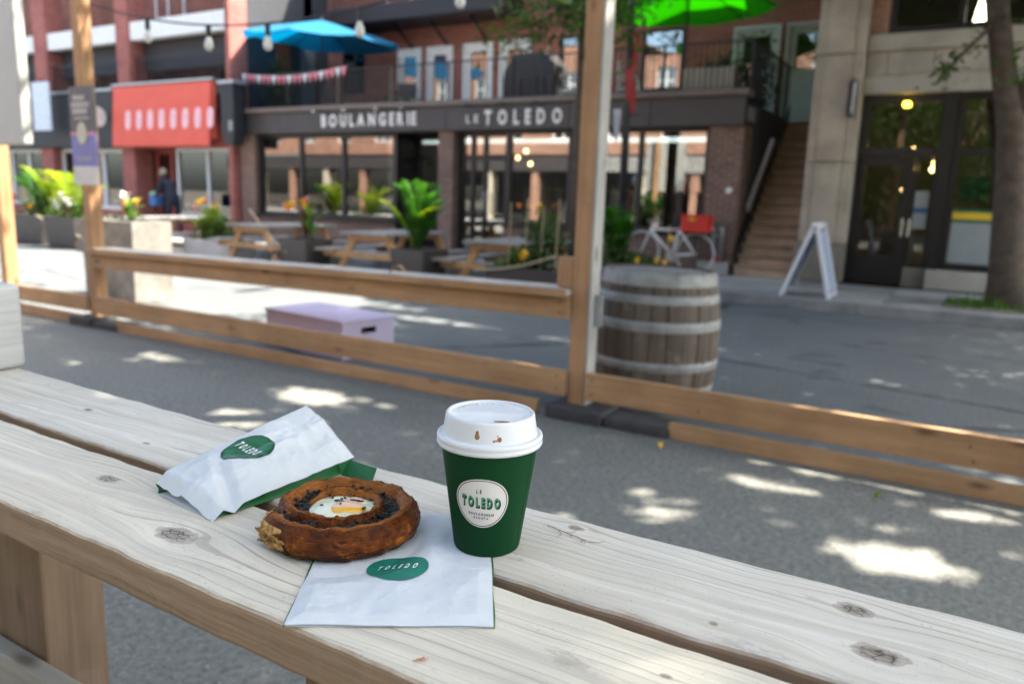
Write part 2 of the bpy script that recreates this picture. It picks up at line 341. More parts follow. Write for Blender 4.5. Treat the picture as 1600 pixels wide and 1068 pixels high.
# ================================================================== bar table
def plank_mat(name, knots, seed, cool=0.):
    t = NT(name); sp = t.n.new('ShaderNodeSeparateXYZ'); t.l.new(t.tc.outputs['Object'], sp.inputs[0])
    x, y, z = sp.outputs
    warp = t.noise(t.map(scale=(2.2, 9, 9), loc=(seed, 0, 0)), 1, 3, .5)
    f = t.math('ADD', y, t.math('MULTIPLY', t.math('SUBTRACT', warp, .5), .05))
    kd = None
    for (kx, ky, rx, ry, k) in knots:
        dx = t.math('DIVIDE', t.math('SUBTRACT', x, kx), rx); dy = t.math('DIVIDE', t.math('SUBTRACT', y, ky), ry)
        d2 = t.math('ADD', t.math('MULTIPLY', dx, dx), t.math('MULTIPLY', dy, dy))
        g = t.math('EXPONENT', t.math('MULTIPLY', d2, -.16))
        f = t.math('SUBTRACT', f, t.math('MULTIPLY', t.math('SUBTRACT', y, ky), t.math('MULTIPLY', g, k)))
        dd = t.math('SQRT', d2); dd = t.math('ADD', dd, t.math('MULTIPLY', t.math('SUBTRACT', t.noise(scale=70, detail=3), .5), .9))
        kd = dd if kd is None else t.math('MINIMUM', kd, dd)
    cb = t.n.new('ShaderNodeCombineXYZ'); t.l.new(t.math('MULTIPLY', x, .012), cb.inputs[0]); t.l.new(f, cb.inputs[1]); cb.inputs[2].default_value = seed
    streak = t.noise(cb.outputs[0], 420, 5, .7)
    cb2 = t.n.new('ShaderNodeCombineXYZ'); t.l.new(t.math('MULTIPLY', x, .03), cb2.inputs[0]); t.l.new(f, cb2.inputs[1]); cb2.inputs[2].default_value = seed+3
    broad = t.noise(cb2.outputs[0], 60, 4, .55)
    ringw = t.math('SINE', t.math('ADD', t.math('MULTIPLY', f, 620.), t.math('MULTIPLY', broad, 9.)))
    line = t.ramp(ringw, [(.90, 0.), (.985, 1.)]); gate = t.ramp(t.noise(t.map(scale=(3, 14, 5), loc=(seed*2, 4, 0)), 1, 4, .6), [(.40, 0.), (.60, .9)])
    white = (.735-.02*cool, .65, .52+.045*cool); grey = (.55, .485, .395); tan = (.60, .49, .36)
    col = t.mix(t.ramp(broad, [(.32, 0.), (.62, 1.)]), grey, white)
    col = t.mix(t.ramp(t.noise(t.map(scale=(2.6, 7, 5), loc=(seed*3, 1, 0)), 1, 4, .6), [(.5, 0.), (.68, .38)]), col, tan)
    col = t.mix(t.ramp(streak, [(.30, .34), (.46, 0.)]), col, (.40, .33, .26))
    fine = t.noise(cb.outputs[0], 1500, 3, .7); col = t.mix(t.ramp(fine, [(.28, .30), (.42, 0.)]), col, (.30, .24, .19))
    col = t.mix(t.math('MULTIPLY', line, t.math('MULTIPLY', gate, .48)), col, (.24, .175, .12))
    ring2 = t.ramp(t.math('SINE', t.math('ADD', t.math('MULTIPLY', f, 1370.), t.math('MULTIPLY', broad, 17.))), [(.86, 0.), (.98, 1.)]); g2 = t.ramp(t.noise(t.map(scale=(4, 20, 5), loc=(seed*5, 2, 0)), 1, 4, .6), [(.46, 0.), (.66, .42)])
    col = t.mix(t.math('MULTIPLY', ring2, g2), col, (.30, .23, .17))
    blot = t.noise(t.map(scale=(6, 11, 5), loc=(seed, 3, 1)), 1, 7, .72, .6); col = t.mix(t.ramp(blot, [(.54, 0.), (.72, .42)]), col, (.43, .385, .33))
    sp = t.noise(scale=330, detail=2); col = t.mix(t.math('MULTIPLY', t.ramp(sp, [(.66, 0.), (.74, .7)]), t.ramp(blot, [(.4, .1), (.6, 1.)])), col, (.16, .125, .10))
    wear = t.ramp(t.noise(t.map(scale=(9, 30, 5), loc=(seed, 9, 0)), 1, 6, .75), [(.6, 0.), (.7, .55)]); col = t.mix(wear, col, (.27, .22, .18))
    if kd is not None:
        halo = t.ramp(kd, [(.9, .55), (2.3, 0.)]); col = t.mix(halo, col, (.42, .36, .30))
        rings = t.math('MULTIPLY', t.ramp(t.math('SINE', t.math('MULTIPLY', kd, 15.)), [(.6, 0.), (.95, .8)]), t.ramp(kd, [(.7, 1.), (2.6, 0.)]))
        col = t.mix(rings, col, (.19, .145, .11))
        vo = t.voro(t.map(scale=(1, 1.8, 1)), 105, 'DISTANCE_TO_EDGE'); ck = t.ramp(vo.outputs['Distance'], [(.03, 1.), (.1, 0.)])
        core = t.ramp(kd, [(.40, 1.), (1.25, 0.)]); kn = t.noise(scale=120, detail=4, rough=.7); col = t.mix(t.math('MULTIPLY', core, t.ramp(kn, [(.3, 1.), (.7, .5)])), col, (.25, .20, .155)); col = t.mix(t.math('MULTIPLY', t.math('MULTIPLY', core, ck), t.ramp(kn, [(.45, 1.), (.66, .2)])), col, (.04, .03, .022))
    # unbleached brown on the sawn sides, ragged where the rounded arris is worn
    ge = t.n.new('ShaderNodeNewGeometry'); s2 = t.n.new('ShaderNodeSeparateXYZ'); t.l.new(ge.outputs['True Normal'], s2.inputs[0])
    e = t.math('ADD', s2.outputs[2], t.math('MULTIPLY', t.math('SUBTRACT', t.noise(t.map(scale=(24, 60, 60)), 1, 4, .7), .5), .9))
    side = t.ramp(e, [(.35, 1.), (.8, 0.)])
    sg = t.noise(t.map(scale=(5, 60, 160)), 1, 6, .7, .5)
    scol = t.mix(t.ramp(sg, [(.3, 0.), (.7, 1.)]), (.22, .14, .085), (.40, .27, .175))
    scol = t.mix(t.ramp(t.noise(t.map(scale=(90, 90, 25)), 1, 2, .5), [(.5, 0.), (.8, .35)]), scol, (.36, .27, .2))
    col = t.mix(side, col, scol)
    hh = t.math('SUBTRACT', t.math('MULTIPLY', streak, .6), t.math('MULTIPLY', t.math('MULTIPLY', line, gate), .8))
    hh = t.math('ADD', hh, t.math('MULTIPLY', sg, .35))
    t.bump(hh, .55, .0016)
    return t.out(col, t.ramp(streak, [(.3, .7), (.7, .5)]), Specular_IOR_Level=.35)
TZ = .985
table = thing('bar_table', 'weathered whitish two-plank bar table in the foreground', 'table', (-.5, .52, 0))
def plank(y0, y1, bow, mat, x0=-2.3, x1=1.2, th=.042, r=.007, seed=1):
    """plank swept along X with rounded arrises, slight bow and uneven edges"""
    n = 420; rg = random.Random(seed); ph = [rg.uniform(0, 6) for _ in range(8)]
    prof = []
    for (cy, cz, a0) in ((y1-r, TZ-r, 0), (y0+r, TZ-r, PI/2), (y0+r, TZ-th+r, PI), (y1-r, TZ-th+r, 1.5*PI)):
        for k in range(5):
            a = a0+PI/2*k/4; prof.append((cy+r*math.cos(a), cz+r*math.sin(a)))
    # extra points over the top face so that it can cup a little
    top = []
    vs = []; fs = []; m = len(prof)
    for i in range(n+1):
        x = x0+(x1-x0)*i/n; by = bow*((x+.45)/.8)**2*.6 if x < -.45 else bow*((x+.45)/.62)**2
        by = min(by, .06)
        wob = .0005*math.sin(x*23+ph[0])+.0004*math.sin(x*71+ph[1])+.0003*math.sin(x*163+ph[2])
        for (py, pz) in prof:
            sgn = 1 if py > (y0+y1)/2 else -1
            vs.append((x, py+by+sgn*wob, pz+(.0004*math.sin(x*60+ph[3]) if pz > TZ-th/2 else 0)))
    for i in range(n):
        for k in range(m):
            a, b2 = i*m+k, i*m+(k+1) % m; fs.append((a, b2, b2+m, a+m))
    fs.append(tuple(range(m))); fs.append(tuple(n*m+k for k in reversed(range(m))))
    s = MB(); s.add(vs, fs)
    return s.build('plank', mat, table, smooth=False)
def L(x, y): return (x+.5, y-.52)
kn_near = [(*L(-.779, .462), .017, .009, .9), (*L(-.598, .415), .027, .013, .92), (*L(-.144, .464), .005, .003, .8), (*L(.35, .45), .02, .01, .9), (*L(-1.25, .43), .02, .01, .9)]
kn_far = [(*L(-.046, .634), .016, .011, .9), (*L(-.022, .575), .022, .012, .92), (*L(-.300, .643), .009, .006, .9), (*L(-.136, .5485), .004, .003, .8), (*L(-.855, .558), .008, .003, .8), (*L(-1.05, .6), .01, .005, .8)]
plank(.367, .5055, .009, plank_mat('plank_near', kn_near, 2.1), seed=1)
plank(.520, .6655, .016, plank_mat('plank_far', kn_far, 5.7, 1.), seed=2)
M['leg_wood'] = wood_mat('leg_wood', (.20, .125, .08), (.30, .20, .13), 2, 1.2, dark=(.07, .045, .03))
M['brace_wood'] = wood_mat('brace_wood', (.36, .33, .28), (.47, .44, .38), 0, 1.2, dark=(.12, .09, .06))
for x in (-1.25, -.575, .45):
    s = MB(); s.box(x, x+(.14 if x < -1 else .024), .547, .64, 0, TZ-.041); s.build('leg', M['leg_wood'], table, bevel=.004)
s = MB(); s.box(-2.1, -.2, .517, .545, .52, .6); s.build('stretcher', M['brace_wood'], table, bevel=.003)
M['block_wood'] = wood_mat('block_wood', (.46, .44, .41), (.60, .585, .56), 1, 1.3, dark=(.12, .09, .06))
s = MB(); s.box(-1.47, -1.378, .38, .688, TZ+.001, TZ+.145); s.build('end_block', M['block_wood'], table, bevel=.01, seg=3)
# ================================================================== text helper
def text_mesh(txt, size=1., extrude=.02, offset=0., sx=1., shear=0., bevel=0):
    cu = bpy.data.curves.new('txt', 'FONT'); cu.body = txt; cu.size = size; cu.extrude = extrude; cu.offset = offset; cu.shear = shear
    cu.resolution_u = 4; cu.bevel_depth = bevel
    o = bpy.data.objects.new('txt', cu); COL.objects.link(o); bpy.context.view_layer.update()
    dg = bpy.context.evaluated_depsgraph_get(); me = bpy.data.meshes.new_from_object(o.evaluated_get(dg)); bpy.data.objects.remove(o)
    vs = np.array([v.co[:] for v in me.vertices]); fs = [tuple(p.vertices) for p in me.polygons]; bpy.data.meshes.remove(me)
    vs[:, 0] *= sx
    return vs, fs
def letters(txt, x0, x1, zb, zt, fn, mat, parent, ex=.02, off=.02, gap=.18, sub=1., name='letter', widths=None):
    """place each letter as its own mesh between x0 and x1; fn maps (u, depth, v) to world"""
    gl = []
    for ch in txt:
        if ch == ' ': gl.append(None); continue
        vs, fs = text_mesh(ch, 1, .5, off); lo = vs.min(0); hi = vs.max(0); vs[:, 0] -= lo[0]; vs[:, 1] -= lo[1]; h = max(.1, hi[1]-lo[1])
        vs[:, 1] /= h; gl.append((vs, fs, (hi[0]-lo[0])/h))
    gw = [g[2] if g else .5 for g in gl]
    tot = sum(gw)+gap*(len(gl)-1); k = (x1-x0)/tot; u = x0; objs = []
    for g, w in zip(gl, gw):
        if g:
            vs, fs, _ = g; b = MB()
            b.add([fn(u+v[0]*k, (v[2])*2*ex, zb+v[1]*(zt-zb)) for v in vs], fs); objs.append(b.build(name, mat, parent))
        u += (w+gap)*k
    return objs

# ================================================================== shared facade helpers
def wall(parent, name, mat, boxes, **k):
    b = MB()
    for q in boxes: b.box(*q)
    return b.build(name, mat, parent, **k)
def glazed(parent, x0, x1, z0, z1, y, splits=(), rails=(), fw=.06, fmat=None, gmat=None, depth=.1, name='window', pane=True):
    """frame with one pane object per light"""
    fmat = fmat or M['black_frame']; gmat = gmat or M['glass']
    b = MB(); b.box(x0, x0+fw, y, y+depth, z0, z1); b.box(x1-fw, x1, y, y+depth, z0, z1)
    b.box(x0+fw, x1-fw, y, y+depth, z0, z0+fw); b.box(x0+fw, x1-fw, y, y+depth, z1-fw, z1)
    for s in splits: b.box(s-fw/2, s+fw/2, y+.004, y+depth-.004, z0+fw, z1-fw)
    for r in rails: b.box(x0+fw, x1-fw, y+.008, y+depth-.008, r-fw/2, r+fw/2)
    w = b.build(name, fmat, parent)
    if pane:
        xs = [x0+fw]+[q for s in splits for q in (s-fw/2, s+fw/2)]+[x1-fw]; zs = [z0+fw]+[q for r in rails for q in (r-fw/2, r+fw/2)]+[z1-fw]
        for i in range(0, len(xs), 2):
            for j in range(0, len(zs), 2):
                g = MB(); g.box(xs[i], xs[i+1], y+depth*.5, y+depth*.5+.008, zs[j], zs[j+1]); g.build('pane', gmat, w)
    return w
M['room'] = plain('room', (.22, .20, .175), .9)
M['room_floor'] = plain('room_floor', (.09, .07, .05), .6)
M['siding'] = plain('siding', (.04, .042, .05), .7)
M['stone'] = plain('stone', (.40, .345, .275), .85, .22, 2.4, .4, bdist=.006)
M['stone_dark'] = plain('stone_dark', (.20, .18, .145), .9, .25, 3, .4, bdist=.006)
M['stone_pale'] = plain('stone_pale', (.40, .36, .30), .85, .2, 1.8, .4, bdist=.005)
M['step'] = plain('step', (.52, .385, .28), .85, .25, 3, .35)
M['pale_blue'] = plain('pale_blue', (.55, .63, .66), .5, .04)
M['grey_green'] = plain('grey_green', (.42, .48, .46), .5, .05)
M['black_door'] = plain('black_door', (.010, .009, .010), .35)
M['chrome'] = plain('chrome', (.6, .6, .58), .25, metal=.9)
FYB = 13.4

# ================================================================== bakery
bk = thing('bakery', 'brick bakery with dark fascia lettered BOULANGERIE LE TOLEDO and roof terrace', 'building', (-9.6, 15, 0))
wall(bk, 'pier', M['brick_dark'], [(-15.86, -15.36, 13.3, 13.7, .1, 2.64)])
wall(bk, 'pier', M['brick_dark'], [(-9.80, -9.43, 13.3, 13.7, .1, 2.64)])
wall(bk, 'pier', M['brick_dark'], [(-4.10, -3.52, 13.3, 13.9, .1, 2.64)])
wall(bk, 'plinth', M['brick_dark'], [(-15.36, -11.0, 13.34, 13.62, .1, .66)])
wall(bk, 'plinth', M['brick_dark'], [(-8.2, -4.1, 13.34, 13.62, .1, .74)])
s = MB(); s.box(-15.36, -10.98, 13.28, 13.62, .662, .70); s.build('sill', M['black_frame'], bk)
s = MB(); s.box(-8.22, -4.1, 13.28, 13.62, .742, .78); s.build('sill', M['black_frame'], bk)
glazed(bk, -15.35, -11.02, .70, 2.63, 13.42, (-13.92, -12.57), fw=.1)
glazed(bk, -8.2, -4.1, .78, 2.63, 13.42, (-6.8, -5.72, -5.38), fw=.085)
# recessed entrance with a dark door beside the middle pier
d = glazed(bk, -11.0, -9.85, .16, 2.6, 14.1, (-10.3,), (2.1,), fw=.09, name='door')
s = MB(); s.tube([(-10.4, 14.05, 1.0), (-10.4, 14.02, 1.05), (-10.4, 14.02, 1.3), (-10.4, 14.05, 1.35)], .014); s.build('handle', M['chrome'], d)
wall(bk, 'jamb', M['black_frame'], [(-11.02, -10.99, 13.4, 14.1, .15, 2.63)])
d = glazed(bk, -9.42, -8.21, .16, 2.6, 13.5, (-9.08, -8.78), (2.08,), fw=.08, name='door')
s = MB(); s.tube([(-8.72, 13.44, 1.0), (-8.72, 13.41, 1.05), (-8.72, 13.41, 1.35), (-8.72, 13.44, 1.4)], .014); s.build('handle', M['chrome'], d)
# room behind the glass
wall(bk, 'shop_interior', M['room'], [(-15.9, -3.6, 17.6, 17.7, .1, 2.7), (-15.95, -15.87, 13.7, 17.6, .1, 2.7), (-3.62, -3.54, 13.9, 17.6, .1, 2.7)])
wall(bk, 'shop_floor', M['room_floor'], [(-15.9, -3.6, 13.62, 17.6, .1, .15)])
# fascia of separate panels, cap and lettering
px = [-15.95, -14.4, -12.95, -10.35, -9.55, -6.75, -5.15, -3.5]
for a, b2 in zip(px[:-1], px[1:]):
    s = MB(); s.box(a+.004, b2-.004, 13.2, 13.3, 2.62, 3.10); s.build('fascia_panel', M['fascia'], bk, bevel=.006, seg=1)
wall(bk, 'fascia_backing', M['black_frame'], [(-15.94, -3.51, 13.305, 13.42, 2.60, 3.1)])
s = MB(); s.box(-16.0, -3.46, 13.12, 13.55, 3.1, 3.2); s.build('fascia_cap', M['fascia_cap'], bk, bevel=.01)
fn = lambda u, d, v: (u, 13.185+d*.6, v)
letters('BOULANGERIE', -13.0, -10.26, 2.735, 3.005, fn, M['letter_white'], bk, .014, .035, .16)
letters('LE', -9.04, -8.72, 2.75, 2.905, fn, M['letter_white'], bk, .014, .02, .35)
letters('TOLEDO', -8.60, -6.83, 2.705, 2.985, fn, M['letter_white'], bk, .014, .04, .42)
for x in (-11.2, -10.5, -8.95, -8.15, -7.35, -13.0, -12.1):
    s = MB(); s.tube([(x, 13.2, 3.06), (x, 13.05, 3.1), (x, 12.92, 3.08)], .012, 6); s.lathe([(.02, .06), (.035, .03), (.075, 0)], (x, 12.9, 3.02), 12); s.build('gooseneck_lamp', M['dark_metal'], bk)
# terrace deck and upper wall
wall(bk, 'terrace_deck', M['concrete_old'], [(-16.0, -3.5, 13.42, 16.5, 2.72, 2.95)])
wall(bk, 'side_wall', M['siding'], [(-3.53, -3.46, 13.9, 16.5, .1, 3.0)])
UY = 16.5
doors = [(-13.5, -12.72), (-12.55, -11.74), (-11.42, -10.55), (-10.36, -9.5)]
wins = [(-8.75, -7.6, 3.75, 5.0), (-6.72, -5.78, 3.7, 4.98)]
bx = []; xs = -16.0
ops = sorted([(a, b2, 2.95, 5.0) for a, b2 in doors]+wins+[(-15.45, -14.65, 3.95, 5.05), (-4.72, -3.78, 2.95, 4.86), (-3.68, -2.7, 2.95, 4.86)])
for (a, b2, z0, z1) in ops:
    bx.append((xs, a, UY, UY+.3, 2.9, 5.3))
    if z0 > 3: bx.append((a, b2, UY, UY+.3, 2.9, z0))
    if z1 < 5.3: bx.append((a, b2, UY, UY+.3, z1, 5.3))
    xs = b2
bx.append((xs, -2.45, UY, UY+.3, 2.9, 5.3))
bx += [(-16, -8.6, UY, UY+.3, 5.3, 9.4), (-8.6, -2.45, UY, UY+.3, 5.3, 7.2)]  # unseen roofline shaped for light: high left shades one parasol, low right admits sun
wall(bk, 'upper_wall', M['brick_red'], bx)
wall(bk, 'upper_rooms', M['room'], [(-16, -2.45, 18.4, 18.5, 2.9, 9), (-16, -8.6, 16.8, 18.4, 9.3, 9.4), (-8.6, -2.5, 16.8, 18.4, 7.1, 7.2)])
M['nosing_shade'] = plain('nosing_shade', (.33, .24, .17), .9, .25, 4)  # darker than the risers: shadow lines at the tread edges put into colour
def panel_door(parent, x0, x1, z0, z1, y, mat, gz=.95, glass=None, dark=None):
    fr = .07; b = MB(); b.box(x0, x0+fr, y-.05, y+.1, z0, z1); b.box(x1-fr, x1, y-.05, y+.1, z0, z1); b.box(x0+fr, x1-fr, y-.05, y+.1, z1-fr, z1)
    st = .13
    b.box(x0+fr, x0+fr+st, y, y+.05, z0, z1-fr); b.box(x1-fr-st, x1-fr, y, y+.05, z0, z1-fr); b.box(x0+fr+st, x1-fr-st, y, y+.05, z0, z0+gz); b.box(x0+fr+st, x1-fr-st, y, y+.05, z1-fr-st, z1-fr)
    d = b.build('door', mat, parent, bevel=.004, seg=1)
    g = MB(); g.box(x0+fr+st, x1-fr-st, y+.02, y+.028, z0+gz, z1-fr-st); g.build('pane', glass or M['glass_soft'], d)
    g = MB(); g.blob((x1-fr-.06, y-.04, z0+1.0), .03); g.build('handle', M['chrome'], d, smooth=True)
    return d
for a, b2 in doors: panel_door(bk, a, b2, 2.95, 5.0, UY, M['white_trim'], .7)
for a, b2, z0, z1 in wins: glazed(bk, a, b2, z0, z1, UY, fw=.06, fmat=M['dark_metal'], gmat=M['glass'])
glazed(bk, -15.45, -14.65, 3.95, 5.05, UY, fw=.05, fmat=M['dark_metal'])
panel_door(bk, -4.72, -3.78, 2.95, 4.86, UY-.02, M['pale_blue'], .55)
panel_door(bk, -3.68, -2.7, 2.95, 4.86, UY-.02, M['grey_green'], 1.05)
# upper balcony slab with steel brackets and fascia, third storey windows
s = MB(); s.box(-14.9, -9.75, 15.4, 16.49, 5.47, 5.86); s.build('balcony', M['dark_metal'], bk, bevel=.02)
b = MB()
for i in range(52): b.box(-14.8+i*.098, -14.785+i*.098, 15.44, 15.455, 5.86, 6.7)
b.box(-14.82, -9.78, 15.43, 15.465, 6.7, 6.74); tag(b.build('balcony_railing', M['dark_metal'], bk), kind='stuff')
for x in (-13.0, -11.9, -10.7):
    s = MB(); s.beam((x, 16.44, 5.0), (x, 15.7, 5.47), .04, .06); s.build('bracket', M['dark_metal'], bk)
for x in (-13.9, -12.4, -10.9): glazed(bk, x, x+.85, 6.0, 7.6, UY-.03, fw=.06, fmat=M['white_trim'])

# terrace railing: posts, rails and thin bars
b = MB()
for i in range(118): x = -15.9+i*.1055; b.box(x, x+.012, 13.44, 13.452, 3.2, 3.98)
tag(b.build('railing_bars', M['dark_metal'], bk), kind='stuff')
for z in (3.22, 3.98):
    s = MB(); s.box(-15.92, -3.5, 13.43, 13.462, z, z+.03); s.build('railing_bar', M['dark_metal'], bk)
for i in range(9):
    x = -15.92+i*1.548; s = MB(); s.box(x, x+.04, 13.465, 13.505, 3.2, 4.02); s.build('railing_post', M['dark_metal'], bk)
b = MB()
for i in range(24): y = 13.55+i*.12; b.box(-3.52, -3.508, y, y+.012, 3.0, 3.98)
b.box(-3.53, -3.5, 13.5, 16.45, 3.98, 4.01); tag(b.build('side_railing', M['dark_metal'], bk), kind='stuff')
# ================================================================== outdoor stair between bakery and stone building
st = thing('outdoor_stair', 'brown stone stair rising between the bakery and the stone column', 'stairs', (-2.95, 14.6, .15))
NS = 16; y0 = 13.15; dy = (16.3-y0)/NS; dz = (2.95-.15)/NS
for i in range(NS):
    s = MB(); s.box(-3.45, -2.47, y0+i*dy, y0+(i+1)*dy+.03, .12+i*dz*.0, .15+(i+1)*dz-.035) if i == 0 else s.box(-3.45, -2.47, y0+i*dy+.02, y0+(i+1)*dy+.02, .15+(i-1)*dz+.05, .15+(i+1)*dz-.035)
    s.build('riser', M['step'], st)
    s = MB(); s.box(-3.45, -2.47, y0+i*dy-.05, y0+(i+1)*dy+.015, .15+(i+1)*dz-.042, .15+(i+1)*dz); s.build('tread', M['nosing_shade'], st, bevel=.006, seg=1)
s = MB(); s.prism([(13.15, .1), (13.25, .62), (16.3, 3.3), (16.3, 2.7)], -3.456, -3.44, 'x'); s.build('stringer', M['dark_metal'], st)
s = MB(); s.beam((-3.41, 13.55, 1.25), (-3.41, 14.95, 2.5), .06, .14); s.build('handrail', M['galv'], st, bevel=.01)
wall(st, 'landing', M['step'], [(-3.45, -2.47, 16.33, 16.5, 2.7, 2.95)])

# ================================================================== stone-fronted building on the right
rb = thing('stone_building', 'stone-fronted shop building with black door and tall column at the right edge', 'building', (0, 15, 0))
# column of blocks
z = .15
for i, h in enumerate((.62, 1.25, 1.6, 1.25, 1.3, 1.3, 1.2)):
    s = MB(); p = .05 if i == 0 else 0
    s.box(-2.45-p, -1.76+p*.0, 13.08-p, 13.7, z+.004, z+h-.004); s.build('column_block', M['stone_dark'] if i == 0 else M['stone'], rb, bevel=.012)
    if i:
        s = MB(); s.box(-2.30, -1.92, 13.04, 13.079, z+.01, z+h-.01); s.build('column_face', M['stone'], rb, bevel=.012)
    z += h
wall(rb, 'party_wall', M['brick_red'], [(-2.45, -2.2, 13.71, 22, .1, 8.5)])
# lintel stones, ledges, brick above with a wide window
x = -1.755
for i, w in enumerate((.30, .62, 1.25, 1.3, 1.3, 1.3)):
    s = MB(); s.box(x+.004, x+w-.004, 13.3, 13.7, 3.30, 3.66); s.build('lintel_stone', M['stone_pale'], rb, bevel=.008); x += w
x = -1.755
for w in (1.1, 1.5, 1.6, 1.85):
    s = MB(); s.box(x+.003, x+w-.003, 13.24, 13.7, 3.05, 3.296); s.build('lintel_stone', M['stone_pale'], rb, bevel=.008); x += w
s = MB(); s.box(-1.755, 4.3, 13.2, 13.7, 3.664, 3.9); s.build('ledge', M['stone_pale'], rb, bevel=.02)
wall(rb, 'upper_wall', M['brick_orange'], [(-1.755, -1.5, 13.32, 13.6, 3.9, 8.5), (3.0, 4.3, 13.32, 13.6, 3.9, 8.5), (-1.5, 3.0, 13.32, 13.6, 5.6, 8.5)])
glazed(rb, -1.5, 3.0, 3.92, 5.6, 13.36, (-.56, .7, 1.9), fw=.09, gmat=M['glass_dim'])
wall(rb, 'room_wall', M['room'], [(-2.198, 4.4, 18, 18.1, .1, 8.4), (4.3, 4.4, 13.5, 18, .1, 8.5), (-2.198, 4.3, 13.7, 18, 3.3, 3.36), (-2.198, 4.3, 13.6, 18, 8.41, 8.5)])
wall(rb, 'room_floor', M['room_floor'], [(-2.198, 4.3, 13.6, 18, .1, .155)])
# black timber shopfront: door with transom and sidelight, then windows
d = glazed(rb, -1.75, -.52, 2.14, 3.045, 13.42, (), fw=.12, name='transom_window', gmat=M['glass_dim'])
d = glazed(rb, -1.75, -.93, .17, 2.13, 13.46, fw=.14, name='door', fmat=M['black_door'], gmat=M['glass_dim'])
s = MB(); s.box(-1.61, -1.07, 13.44, 13.5, .3, .62); s.build('kick_panel', M['black_door'], d)
for x in (-1.0, -.905):
    s = MB(); s.box(x-.02, x+.02, 13.42, 13.455, .92, 1.2); s.build('handle', M['chrome'], d, bevel=.008)
glazed(rb, -.92, -.62, .46, 2.13, 13.46, fw=.05, name='sidelight', fmat=M['black_door'], gmat=M['glass_dim'])
wall(rb, 'sidelight_base', M['stone_dark'], [(-.92, -.62, 13.44, 13.6, .15, .455)])
wall(rb, 'shopfront_post', M['black_door'], [(-.615, -.45, 13.36, 13.6, .15, 3.045)])
glazed(rb, -.448, 2.0, .46, 3.045, 13.42, (1.2,), (2.2,), fw=.1, name='shop_window', fmat=M['black_door'], gmat=M['glass_dim'])
glazed(rb, 2.1, 4.3, .46, 3.045, 13.42, (), (2.2,), fw=.1, name='shop_window', fmat=M['black_door'], gmat=M['glass_dim'])
x = -.6
for w in (.9, 1.2, 1.3, 1.5):
    s = MB(); s.box(x+.004, x+w-.004, 13.3, 13.62, .15, .45); s.build('base_stone', M['stone_pale'], rb, bevel=.01); x += w
s = MB(); s.box(-1.18, -1.08, 13.33, 13.42, 2.86, 2.93); s.build('door_lamp', emit('door_lamp', (1, .72, .05), 2.2), rb, bevel=.02)
M['sign_yellow'] = plain('sign_yellow', (.75, .5, .03), .5); M['sign_green'] = plain('sign_green', (.02, .16, .07), .5); M['frost'] = plain('frost', (.28, .31, .31), .7, .05)
M['sign_blue'] = plain('sign_blue', (.03, .11, .3), .5)
for n, zz, hh, m in (('yellow_stripe', 1.22, .10, 'sign_yellow'), ('green_stripe', 1.33, .03, 'sign_green'), ('green_stripe', 1.18, .03, 'sign_green')):
    s = MB(); s.box(-.34, 1.1, 13.461, 13.464, zz, zz+hh); s.build(n, M[m], rb)
s = MB(); s.box(-.34, 1.1, 13.462, 13.464, .56, 1.17); s.build('frosted_film', M['frost'], rb)
s = MB(); s.box(-.86, -.67, 13.461, 13.464, 1.3, 1.36); s.build('blue_stripe', M['sign_blue'], rb)
s = MB(); s.box(-.87, -.68, 13.462, 13.464, 1.05, 1.29); s.build('notice', M['frost'], rb)
s = MB(); s.box(-.87, -.68, 13.462, 13.464, 1.37, 1.62); s.build('notice', M['frost'], rb)
s = MB(); s.box(-.3, .1, 13.7, 13.72, 1.5, 1.85); s.build('poster', M['sign_green'], rb)
s = MB(); s.box(.16, .5, 13.7, 13.72, 1.5, 1.9); s.build('poster', plain('ochre', (.4, .22, .05), .6), rb)
bs = thing('blade_sign', 'narrow dark blue blade sign with pale face on the stone column', 'sign', (-1.84, 12.9, 2.66))
s = MB(); s.box(-1.86, -1.835, 12.78, 13.075, 2.68, 3.24); s.build('panel', plain('blade_dark', (.03, .045, .07), .5), bs, bevel=.004)
s = MB(); s.box(-1.833, -1.829, 12.81, 13.05, 2.74, 3.18); s.build('face', plain('blade_face', (.5, .52, .6), .5), bs)
pl = thing('pendant_lamp', 'lit cone pendant lamp glowing behind the upper right window', 'lamp', (-.35, 14.1, 3.95))
s = MB(); s.tube([(-.35, 14.1, 4.45), (-.35, 14.1, 6.0)], .008, 6); s.build('cord', M['dark_metal'], pl)
s = MB(); s.lathe([(.02, .42), (.05, .3), (.09, .05), (.085, 0), (0, .0)], (-.35, 14.1, 4.05), 14); s.build('shade', emit('pendant_glow', (1, .85, .6), 3.0), pl, smooth=True)
for i, (x, y, zz) in enumerate(((-1.3, 15.4, 2.35), (-1.15, 15.9, 2.4), (-.85, 15.0, 2.32), (-.8, 16.4, 2.2), (-1.25, 16.2, 1.7), (-.73, 14.6, 2.0))):
    s = MB(); s.blob((x, y, zz), .05, 10, 8); q = s.build('pendant_bulb', M['lamp_warm'], rb); s = MB(); s.tube([(x, y, zz+.05), (x, y, 3.3)], .006, 5); s.build('cord', M['dark_metal'], q)
